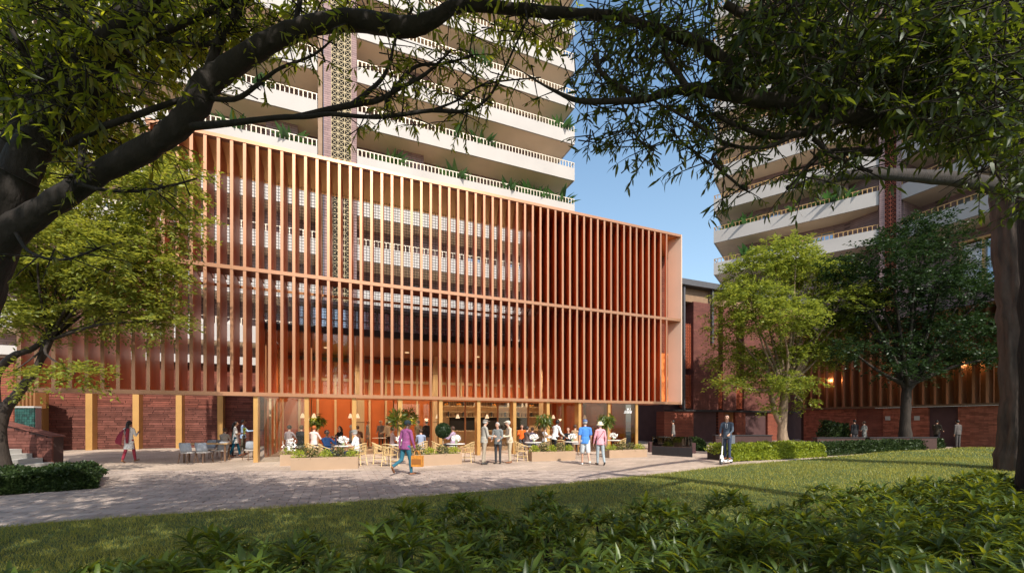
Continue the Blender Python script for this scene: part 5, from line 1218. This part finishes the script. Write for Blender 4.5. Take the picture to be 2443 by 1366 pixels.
    def loc_ell(c, rx, ry, rz, name, m_, cut=None, n=18, h=14):
        q = MB(); q.ell((0, 0, 0), r(rx), r(ry), r(rz), n, h); C = Matrix.Rotation(tn, 4, 'Z'); keep = []
        for f in q.f:
            cc = sum((Vector(q.v[i]) for i in f), Vector()) / len(f)
            if cut is None or cut(cc.x / k, cc.y / k, cc.z / k): keep.append(f)
        q.f = keep; q.m = [0] * len(keep); q.v = [tuple(C @ Vector(v) + Vector(hk) + C @ Vector((r(c[0]), r(c[1]), r(c[2])))) for v in q.v]; return q.build(name, m_, None, True)
    ch = []
    if hat != 'beanie' and hat != 'bucket': ch.append(loc_ell((0, -.016, .028), .088, .106, .098, "hair", M[hair], lambda x, y, z: (z > .035 or y < .018) and not (y > .045 and z < .052) and z > -.075))
    if long_hair:
        q = MB(); b_ = [Hd(0, -.08, .05), Hd(0, -.115, -.05), T((0, -.135, .42)), T((0, -.135, .55 - long_hair))]; q.tube([tuple(p * k) for p in b_], [r(.05), r(.062), r(.05), r(.022)], 9); ch.append(q.build("long_hair", M[hair], None, True))
    if hat == 'beanie': ch.append(loc_ell((0, -.012, .03), .094, .112, .112, "cap", hatm, lambda x, y, z: z > -.012 - y * .1 or (y < -.04 and z > -.05)))
    if hat in ('cap', 'flat'):
        ch.append(loc_ell((0, -.01, .058), .097, .118, .066 if hat == 'flat' else .085, "cap", hatm, lambda x, y, z: z > -.018)); q = MB(); C = Matrix.Rotation(tn, 3, 'Z')
        P0 = [(-.075, .07, .055), (.075, .07, .055), (.055, .165, .035), (-.055, .165, .035)]; P1 = [(x, y, z + .012) for x, y, z in P0]
        q.add([tuple(Vector(hk) + C @ (Vector(p) * k)) for p in P0 + P1], BOXF); ch.append(q.build("cap_peak", hatm))
    if hat == 'bucket':
        q = MB(); q.lathe([(r(.16), r(-.005)), (r(.165), r(.0)), (r(.10), r(.05)), (r(.097), r(.06)), (r(.088), r(.125)), (r(.05), r(.145))], (hk[0], hk[1], hk[2]), 22); ch.append(q.build("sun_hat", hatm, None, True)); ch.append(loc_ell((0, -.016, .01), .087, .104, .09, "hair", M[hair], lambda x, y, z: y < .03 and z < .03))
    for c_ in ch: c_.parent = o
    PENDING.append((o, prims, pm, mats)); o_hands = [Matrix.Rotation(R(heading), 3, 'Z') @ Vector(h_) + Vector(o.location) for h_ in hands]
    return o, o_hands, dict(T=T, Hd=Hd, k=k, up=up)
LIP = {}
def mat_lip(s):
    if s not in LIP: LIP[s] = mat("lips_" + s, {'skin': (.40, .16, .12), 'skinb': (.24, .09, .065), 'skind': (.09, .04, .035)}[s], .5)
    return LIP[s]
def child_mesh(o, q, name, m_, smooth=False):
    c = q.build(name, m_, None, smooth); c.parent = o; return c
def finish_people():
    dg = bpy.context.evaluated_depsgraph_get(); res = []
    for o, prims, pm, mats in PENDING: res.append(bpy.data.meshes.new_from_object(o.evaluated_get(dg)))
    for (o, prims, pm, mats), me in zip(PENDING, res):
        n = len(me.polygons); c = np.empty(n * 3, dtype=np.float32); me.polygons.foreach_get("center", c); c = c.reshape(-1, 3); best = np.full(n, 1e9); idx = np.zeros(n, dtype=np.int32)
        for (p0, d, L_, x, y, r0, r1, sx0, sy0, sx1, sy1, fl), m_ in zip(prims, pm):
            v = c - p0; t0 = v @ d; t = np.clip(t0 / max(L_, 1e-6), 0, 1); rr = r0 + (r1 - r0) * t; sx = sx0 + (sx1 - sx0) * t; sy = sy0 + (sy1 - sy0) * t
            ex = (v @ x) / sx; ey = (v @ y) / sy; ez = (t0 - t * L_) / fl; dist = np.sqrt(ex * ex + ey * ey + ez * ez) - rr
            better = dist < best; best = np.where(better, dist, best); idx = np.where(better, m_, idx)
        old = o.data; o.modifiers.clear(); o.data = me; bpy.data.meshes.remove(old); me.name = "person"; me.materials.clear()
        for m_ in mats: me.materials.append(m_)
        me.polygons.foreach_set("material_index", idx); me.polygons.foreach_set("use_smooth", [True] * n)
c_ = cloth
navy = c_("navy", (.02, .03, .06)); jean = c_("teal_jeans", (.03, .12, .17)); khaki = c_("khaki", (.40, .33, .23)); charcoal = c_("charcoal", (.045, .045, .05)); whitec = c_("white", (.75, .75, .74)); black = c_("black", (.018, .018, .02))
brownshoe = mat("brown_leather", (.20, .08, .035), .5); blackshoe = mat("black_leather", (.02, .018, .018), .4); whiteshoe = mat("white_shoe", (.65, .65, .64), .5); redshoe = mat("tan_leather", (.34, .12, .06), .5)
def P2(x, y): return gr(x, y)
# --- the walkers in front
kurta = printed("white_print", (.72, .70, .68), (.06, .05, .07), 17, .22); maroon = c_("maroon", (.26, .035, .055)); tunic = printed("white_specks", (.75, .75, .73), (.08, .1, .12), 22, .12)
o, h_, A = person("woman walking away in white printed kurta with maroon trousers and long black plait", P2(308, 1103), 8, 1.68, kurta, maroon, brownshoe, 'skinb', legs=((-8, 16), (16, 4)), arms=((25, 4, 95), (20, 6, 95)), skirt=(.12, -.36, .185, 0), long_hair=.42, female=True)
q = MB(); k_ = A['k']; T_ = A['T']
rowsL = [(-.17, .02, .5), (-.22, -.10, .40), (-.33, -.16, .2), (-.40, -.18, -.02), (-.36, -.2, -.12)]; rowsR = [(-.06, -.12, .50), (-.09, -.17, .38), (-.11, -.2, .18), (-.13, -.22, -.05), (-.13, -.22, -.20)]
for r_ in range(2):
    for (a, b) in zip(rowsL, rowsR): 
        for p in (a, b): q.v.append(tuple((T_(np.array(p)) + np.array((0, -.012 * r_, 0))) * k_))
for i in range(4):
    for off in (0, 10): a = off + 2 * i; q.f.append((a, a + 1, a + 3, a + 2)); q.m.append(0)
q.tube([tuple(T_((.05, -.13, .5)) * k_), tuple(T_((.05, -.18, .25)) * k_), tuple(T_((.06, -.2, -.12)) * k_)], [.05, .06, .045], 8); child_mesh(o, q, "dupatta", maroon, True)
o, h_, A = person("woman in white speckled tunic and blue trousers holding flowers", P2(562, 1089), -60, 1.66, tunic, c_("petrol", (.01, .09, .15)), redshoe, 'skinb', legs=((14, 4), (-12, 10)), arms=((12, 5, 85), (12, 5, 85)), skirt=(.12, -.26, .175, 0), long_hair=.12, female=True, short_sleeve=True)
fl = thing("flower_bunch", "small bunch of flowers held by the woman in the white speckled tunic", "flowers", tuple(h_[1]))
q = MB(); q.lathe([(.03, -.05), (.045, .12)], h_[1], 9); q.build("wrap", c_("paper_green", (.16, .2, .05)), fl); n = 40; scatter("blossom", DV, DF, basis(nrm(NP.normal(0, 1, (n, 3)) + np.array((0, 0, 1))), NP.normal(0, 1, (n, 3)), np.full(n, .06), np.full(n, .05)), np.array(h_[1]) + NP.normal(0, .035, (n, 3)) + np.array((0, 0, .17)), M['leafL'], fl, "stuff")
q = MB(); k_ = A['k']; T_ = A['T']; q.tube([tuple(T_((-.12, -.05, .42)) * k_), tuple(T_((-.17, -.10, .1)) * k_), tuple(T_((-.16, -.12, -.3)) * k_), tuple(T_((-.10, -.1, -.55)) * k_)], [.05, .07, .06, .03], 8); child_mesh(o, q, "green_shawl", c_("teal", (.01, .14, .13)), True)
person("bearded man in pale blue shirt and grey trousers beside the woman with flowers", P2(580, 1085), -50, 1.74, c_("pale_blue", (.36, .50, .70)), c_("moss_grey", (.12, .11, .08)), redshoe, 'skinb', arms=((8, 8, 12), (40, 10, 55)), legs=((6, 2), (-8, 6)), turn=-20)
person("man in grey suit jacket seated at the far end of the oak table", g2(535, 19.4), 0, 1.76, c_("stone_grey", (.34, .30, .26)), charcoal, blackshoe, 'skin', 'hairbr', legs=((86, 86), (86, 86)), arms=((30, 8, 60), (30, 8, 60)), seat=.46, lean=4)
o, h_, A = person("man in purple shirt and teal jeans walking right with a leather bag", P2(968, 1133), -32, 1.72, c_("purple", (.24, .07, .18), .2), jean, brownshoe, 'skind', legs=((-12, 52), (14, 8)), arms=((-8, 10, 12), (10, 12, 14)), lean=5, hat='beanie', hatm=c_("dark_knit", (.02, .03, .035)), turn=-25, bulk=1.03)
h0 = h_[1]; bag = thing("leather_bag", "orange brown leather bag carried by the man in purple shirt", "bag", tuple(h0)); lea = mat("tan_bag_leather", (.50, .20, .03), .45, 0, .3, 14)
FB = Fr((h0[0] + .06, h0[1]), (math.cos(R(-12)), math.sin(R(-12))), (-math.sin(R(-12)), math.cos(R(-12))))
MB().box(FB, -.18, .18, -.07, .07, h0[2] - .50, h0[2] - .16).build("bag_body", lea, bag); MB().box(FB, -.15, .15, -.08, -.072, h0[2] - .42, h0[2] - .26).build("pocket", mat("dark_bag_leather", (.28, .10, .02), .5), bag)
for s in (-.045, .045): MB().tube([FB.P(-.09, s, h0[2] - .17), FB.P(-.07, s, h0[2] - .04), FB.P(-.02, s * .2, h0[2] + .0), FB.P(.05, s, h0[2] - .04), FB.P(.09, s, h0[2] - .17)], .009, 6).build("handle", lea, bag, smooth=True)
# --- three old men
vest = c_("putty", (.34, .32, .28))
person("tall old man in grey flat cap and putty waistcoat, leftmost of three friends", P2(1155, 1107), -62, 1.74, vest, c_("trouser_tan", (.32, .27, .21)), blackshoe, 'skin', 'hairg', legs=((6, 4), (-6, 2)), arms=((8, 12, 70), (12, 10, 75)), hat='flat', hatm=c_("tweed", (.17, .15, .13)), lean=3, bulk=1.06, extras=())
person("grey haired man in patterned jacket between two capped friends", P2(1188, 1105), 165, 1.64, printed("checked", (.16, .17, .17), (.55, .56, .55), 20, .16), charcoal, blackshoe, 'skin', 'hairg', arms=((15, 8, 60), (12, 10, 60)), lean=6, turn=-15)
person("old man in pale flat cap and cream waistcoat, rightmost of three friends", P2(1216, 1104), 110, 1.70, c_("cream_knit", (.58, .48, .36)), khaki, brownshoe, 'skin', 'hairg', legs=((4, 4), (-4, 2)), arms=((15, 10, 75), (18, 8, 80)), hat='flat', hatm=c_("pale_tweed", (.50, .45, .37)), lean=5, bulk=1.05)
# --- couple walking away
person("man in blue polo shirt, cap and pale shorts walking away", P2(1396, 1108), 3, 1.74, c_("sky_blue", (.07, .22, .58)), c_("pale_shorts", (.50, .53, .55)), whiteshoe, 'skin', 'hairg', legs=((8, 4), (-14, 22)), arms=((-4, 9, 8), (4, 9, 10)), short_sleeve=True, shorts=True, hat='cap', hatm=c_("slate_cap", (.10, .14, .25)), bulk=1.1)
o, h_, A = person("woman in pink shirt, cream sun hat and grey trousers walking away", P2(1432, 1109), 6, 1.63, c_("pink", (.66, .32, .37)), c_("grey_blue", (.30, .35, .38)), blackshoe, 'skin', 'hairg', legs=((6, 4), (-10, 16)), arms=((6, 12, 16), (-4, 10, 12)), hat='bucket', hatm=c_("cream_straw", (.74, .68, .46)), female=True, bulk=1.04)
q = MB(); k_ = A['k']; T_ = A['T']; pts = [T_((.12, -.11, .47)), T_((0, -.118, .30)), T_((-.15, -.10, .10))]; q.tube([tuple(p * k_) for p in pts], .008, 6); child_mesh(o, q, "bag_strap", black)
# --- scooter rider
hs = 130; sx_, sy_ = gr(1733, 1106); rot_ = Matrix.Rotation(R(hs), 3, 'Z')
sc = thing("kick_scooter", "white electric kick scooter ridden by the man in a grey suit", "scooter", (sx_, sy_, 0))
def SP(x, y, z): v = rot_ @ Vector((x, y, z)); return (sx_ + v.x, sy_ + v.y, z)
def wheel(y, r_):
    q = MB(); n = 20; ring = []
    q2 = MB(); pts = [SP(0, y + r_ * math.cos(2 * math.pi * i / n), r_ + .0 + r_ * math.sin(2 * math.pi * i / n)) for i in range(n + 1)]
    pts = [SP(0, y + (r_ - .025) * math.cos(2 * math.pi * i / n), r_ + (r_ - .025) * math.sin(2 * math.pi * i / n)) for i in range(n + 1)]
    w_ = q.tube(pts, .026, 8, cap=False).build("wheel", M['rubber'], sc, smooth=True)
    q2.tube([SP(-.018, y, r_), SP(.018, y, r_)], r_ * .66, 14).build("rim", M['steel'], w_)
wheel(.46, .125); wheel(-.44, .105)
FS = Fr((sx_, sy_), (math.cos(R(hs)), math.sin(R(hs))), (-math.sin(R(hs)), math.cos(R(hs))))
MB().box(FS, -.08, .08, -.36, .30, .10, .16).build("deck", M['white'], sc); MB().bar(SP(0, .28, .14), SP(0, .43, .34), .035, .03).build("neck", M['white'], sc)
MB().bar(SP(0, .47, .12), SP(0, .42, .36), .03, .05).build("fork", M['white'], sc); MB().tube([SP(0, .42, .32), SP(0, .36, .72)], .024, 10).build("steering_column", M['white'], sc); MB().tube([SP(0, .36, .72), SP(0, .33, 1.02)], .016, 10).build("upper_column", M['steel'], sc)
MB().tube([SP(-.24, .30, 1.03), SP(0, .33, 1.03), SP(.24, .30, 1.03)], .014, 8).build("handlebar", M['steel'], sc)
for s in (-1, 1): MB().tube([SP(s * .16, .31, 1.03), SP(s * .25, .30, 1.03)], .02, 8).build("grip", M['rubber'], sc)
MB().tube([SP(0, -.30, .2), SP(0, -.42, .245), SP(0, -.53, .2)], .035, 8).build("mudguard", M['steel'], sc, smooth=True)
suit = c_("blue_grey_suit", (.075, .095, .125))
bp = rot_ @ Vector((0, -.06, 0))
o, h_, A = person("dark haired man in grey blue suit riding the white kick scooter", (sx_ + bp.x, sy_ + bp.y, .16), 140, 1.76, suit, c_("suit_trouser", (.045, .06, .10)), redshoe, 'skin', 'hairb', legs=((4, 4), (-6, 4)), arms=((22, 8, 38), (22, 8, 38)), turn=8)
q = MB(); k_ = A['k']; T_ = A['T']
q.add([tuple(T_(p) * k_) for p in ((-.045, .088, .48), (.045, .088, .48), (.03, .108, .30), (-.03, .108, .30), (-.045, .096, .48), (.045, .096, .48), (.03, .116, .30), (-.03, .116, .30))], BOXF); child_mesh(o, q, "shirt_front", whitec)
q = MB(); q.add([tuple(T_(p) * k_) for p in ((-.014, .097, .47), (.014, .097, .47), (.02, .118, .31), (-.02, .118, .31), (-.014, .104, .47), (.014, .104, .47), (.02, .125, .31), (-.02, .125, .31))], BOXF); child_mesh(o, q, "tie", navy)
sp = o.location; ms = thing("messenger_bag", "grey messenger bag hanging at the scooter rider's side", "bag", (sp.x + .22, sp.y + .12, .95)); MB().box(Fr((sp.x + .24, sp.y + .10), (.8, .6), (-.6, .8)), -.16, .16, -.05, .05, .80, 1.12).build("bag_body", c_("felt_grey", (.12, .13, .15)), ms); MB().bar((sp.x + .2, sp.y + .12, 1.1), (sp.x + .06, sp.y - .02, 1.58), .012, .02).build("strap", black, ms)
# --- people by the right court
kw = dict(voxel=.014)
person("man in grey suit walking by the brick block beyond the ramp", g2(1606, 27), 60, 1.74, c_("mid_grey", (.16, .15, .14)), charcoal, blackshoe, 'skin', 'hairb', legs=((12, 6), (-12, 14)), **kw)
person("broad man in black jacket seen from behind over the court wall", g2(2039, 26.8), 5, 1.78, black, charcoal, blackshoe, 'skin', 'hairb', bulk=1.12, **kw)
person("woman in sleeveless grey dress beside the man in black jacket", g2(2062, 26.8), 20, 1.68, c_("pale_grey", (.18, .18, .165)), charcoal, blackshoe, 'skin', 'hairbr', female=True, short_sleeve=True, skirt=(.12, -.4, .18, 0), arms=((20, 6, 80), (0, 6, 8)), **kw)
o, h_, A = person("man in dark coat with a pale bag strap at the right brick wall", g2(2235, 26.8), -70, 1.74, c_("dark_olive", (.05, .04, .03)), black, blackshoe, 'skinb', 'hairb', legs=((10, 4), (-10, 12)), arms=((15, 8, 70), (15, 8, 60)), **kw)
q = MB(); T_ = A['T']; q.tube([tuple(T_(p)) for p in ((-.1, -.10, .48), (.03, .12, .40), (.14, .10, .20))], .014, 6); child_mesh(o, q, "bag_strap", khaki)
person("man in grey checked suit standing at the right brick wall", g2(2285, 26.4), 5, 1.76, c_("grey_tweed", (.10, .088, .085)), c_("grey_trouser", (.075, .066, .065)), blackshoe, 'skinb', 'hairb', bulk=1.08, **kw)
# --- cafe guests
sit = dict(legs=((84, 84), (80, 78)), arms=((35, 8, 70), (35, 8, 70)), voxel=.0135)
def guest(label, x, Y, hd, seat, **k2):
    d_ = dict(sit); d_.update(k2); return person(label, g2(x, Y), hd, d_.pop('H', 1.72), d_.pop('shirt'), d_.pop('pants', charcoal), blackshoe, d_.pop('skin', 'skin'), d_.pop('hair', 'hairbr'), seat=seat, **d_)
def make_stool():
    r_ = thing("cafe_stool", "", "stool", (0, 0, 0), "grey cushioned stools inside the cafe"); MB().lathe([(.19, .0), (.2, .02), (.2, .05), (.17, .065)], (0, 0, -.07), n=16).build("seat", M['seatgrey'], r_)
    for a in range(4): t = a * math.pi / 2 + .78; MB().tube([(math.cos(t) * .2, math.sin(t) * .2, -.60), (math.cos(t) * .13, math.sin(t) * .13, -.07)], .012, 6).build("leg", M['darkwood'], r_)
    return r_
def guest_stool(label, x, Y, hd, seat, **k2):
    short = " ".join(label.split()[:6]); place("stool", make_stool, (*g2(x, Y)[:2], seat), 0, "cushioned stool under the " + short); return guest(label, x, Y, hd, seat, **k2)
o, h_, A = guest("man in navy shirt and sunglasses drinking at the front table", 781, 15.75, -110, .46, shirt=c_("navy_shirt", (.012, .035, .10)), pants=navy, skin='skind', hair='hairb', arms=((45, 10, 115), (30, 8, 60)), turn=-10, lean=-4, bulk=1.1, voxel=.0115)
q = MB(); Hd_ = A['Hd']; k_ = A['k']; q.bar(tuple(Hd_(-.06, .088, .016) * k_), tuple(Hd_(.06, .088, .016) * k_), .018, .012); child_mesh(o, q, "sunglasses", M['black'])
guest("man in white shirt and grey cap reading at the front table", 853, 15.95, 95, .46, shirt=c_("cool_white", (.68, .72, .76)), pants=navy, hat='cap', hatm=c_("grey_cap", (.22, .21, .19)), hair='hairg', arms=((25, 8, 70), (30, 8, 75)), lean=8, voxel=.0115, short_sleeve=True)
guest_stool("woman in mauve top seen from behind at the first bay", 690, 17.9, -8, .62, shirt=c_("mauve", (.30, .23, .24)), hair='hairb', female=True, arms=((20, 18, 60), (35, 20, 40)))
guest_stool("man in white shirt and black waistcoat seen from behind", 719, 17.9, 6, .62, shirt=black, pants=c_("pinstripe", (.2, .2, .21)), hair='hairbr')
guest_stool("red haired woman in pale striped blouse seen from behind", 749, 18.4, -6, .60, shirt=c_("blush", (.66, .52, .49)), hair='hairr', female=True, arms=((30, 15, 50), (30, 15, 50)))
guest_stool("dark haired woman in black beside the table in back", 811, 20.5, 150, .55, shirt=black, hair='hairb', female=True, long_hair=.2)
guest_stool("grey haired man behind the white capped reader", 838, 20.6, -60, .62, shirt=c_("dusk", (.25, .22, .2)), hair='hairg')
guest_stool("man in brown jacket by the timber column", 853, 20.2, 20, .58, shirt=c_("umber", (.10, .045, .025)), hair='hairbr')
guest_stool("woman in pale pink seated left of the purple shirt", 936, 20.0, -60, .50, shirt=c_("dusty_pink", (.50, .36, .36)), hair='hairbr', female=True)
guest_stool("man in blue grey shirt seated right of the purple shirt", 1004, 20.0, 15, .42, shirt=c_("blue_grey", (.25, .29, .40)), hair='hairbr')
guest_stool("man in lilac jacket seated right of the topiary", 1081, 19.5, 75, .55, shirt=c_("lilac", (.36, .27, .37)), hair='hairbr', skin='skinb')
guest_stool("man in orange top seated beneath the bar end", 1245, 22.5, 180, .60, shirt=c_("orange", (.60, .12, .02)), hair='hairb')
guest_stool("dark haired man in brown suit beside the round table", 1257, 19.4, -60, .56, shirt=c_("brown_suit", (.12, .085, .075)), hair='hairb')
guest_stool("woman in violet top next to the brown suit", 1270, 20.6, -20, .50, shirt=c_("violet", (.24, .19, .27)), hair='hairbr', female=True)
guest_stool("man in tan jumper facing right near the column", 1287, 20.4, -70, .58, shirt=c_("tan_jumper", (.22, .13, .07)), hair='hairbr')
guest_stool("man in white top behind the tan jumper man", 1299, 21.6, -70, .52, shirt=whitec, hair='hairbr')
guest_stool("man in dark jacket facing the camera below waiter", 1356, 19.9, 150, .50, shirt=c_("ink", (.02, .025, .03)), hair='hairbr')
guest_stool("woman in beige coat seated beyond dark jacket man", 1372, 20.5, -30, .62, shirt=c_("beige_coat", (.42, .28, .17)), hair='hairbr', female=True)
st = dict(voxel=.0135)
person("woman in grey dress standing in profile before the orange wall", g2(877, 25.5), -80, 1.70, c_("slate_dress", (.20, .19, .18)), c_("stocking", (.30, .18, .12)), blackshoe, 'skin', 'hairr', female=True, skirt=(.12, -.3, .165, 0), legs=((6, 3), (-8, 8)), **st)
person("man in grey shirt and flat cap deep inside the cafe", g2(909, 24.5), 175, 1.72, c_("smoke", (.20, .18, .17)), c_("dark_brown", (.06, .04, .03)), blackshoe, 'skin', 'hairg', hat='flat', hatm=c_("sand_cap", (.36, .28, .2)), arms=((10, 8, 60), (10, 8, 60)), **st)
person("man in cream shirt with braces leaning toward the grey shirt", g2(926, 24.3), 55, 1.66, c_("ivory", (.58, .48, .34)), c_("dark_brown", (.06, .04, .03)), blackshoe, 'skin', 'hairbr', arms=((15, 8, 70), (15, 8, 70)), lean=8, **st)
person("man in cream jacket standing at the bar right of purple shirt", g2(998, 23.4), -15, 1.72, c_("oat", (.46, .38, .25)), c_("ochre", (.30, .17, .06)), blackshoe, 'skin', 'hairb', arms=((10, 8, 60), (10, 8, 60)), **st)
person("man in black jacket standing at the bar beside the cream jacket", g2(1018, 23.0), 10, 1.72, black, c_("clay", (.32, .20, .14)), blackshoe, 'skin', 'hairb', **st)
person("waiter in white shirt and black trousers leaning over a table", g2(1323, 18.8), -55, 1.76, c_("waiter_white", (.70, .70, .68)), black, blackshoe, 'skind', 'hairb', arms=((30, 8, 40), (35, 8, 40)), lean=14, legs=((6, 4), (-6, 4)), **st)
finish_people()
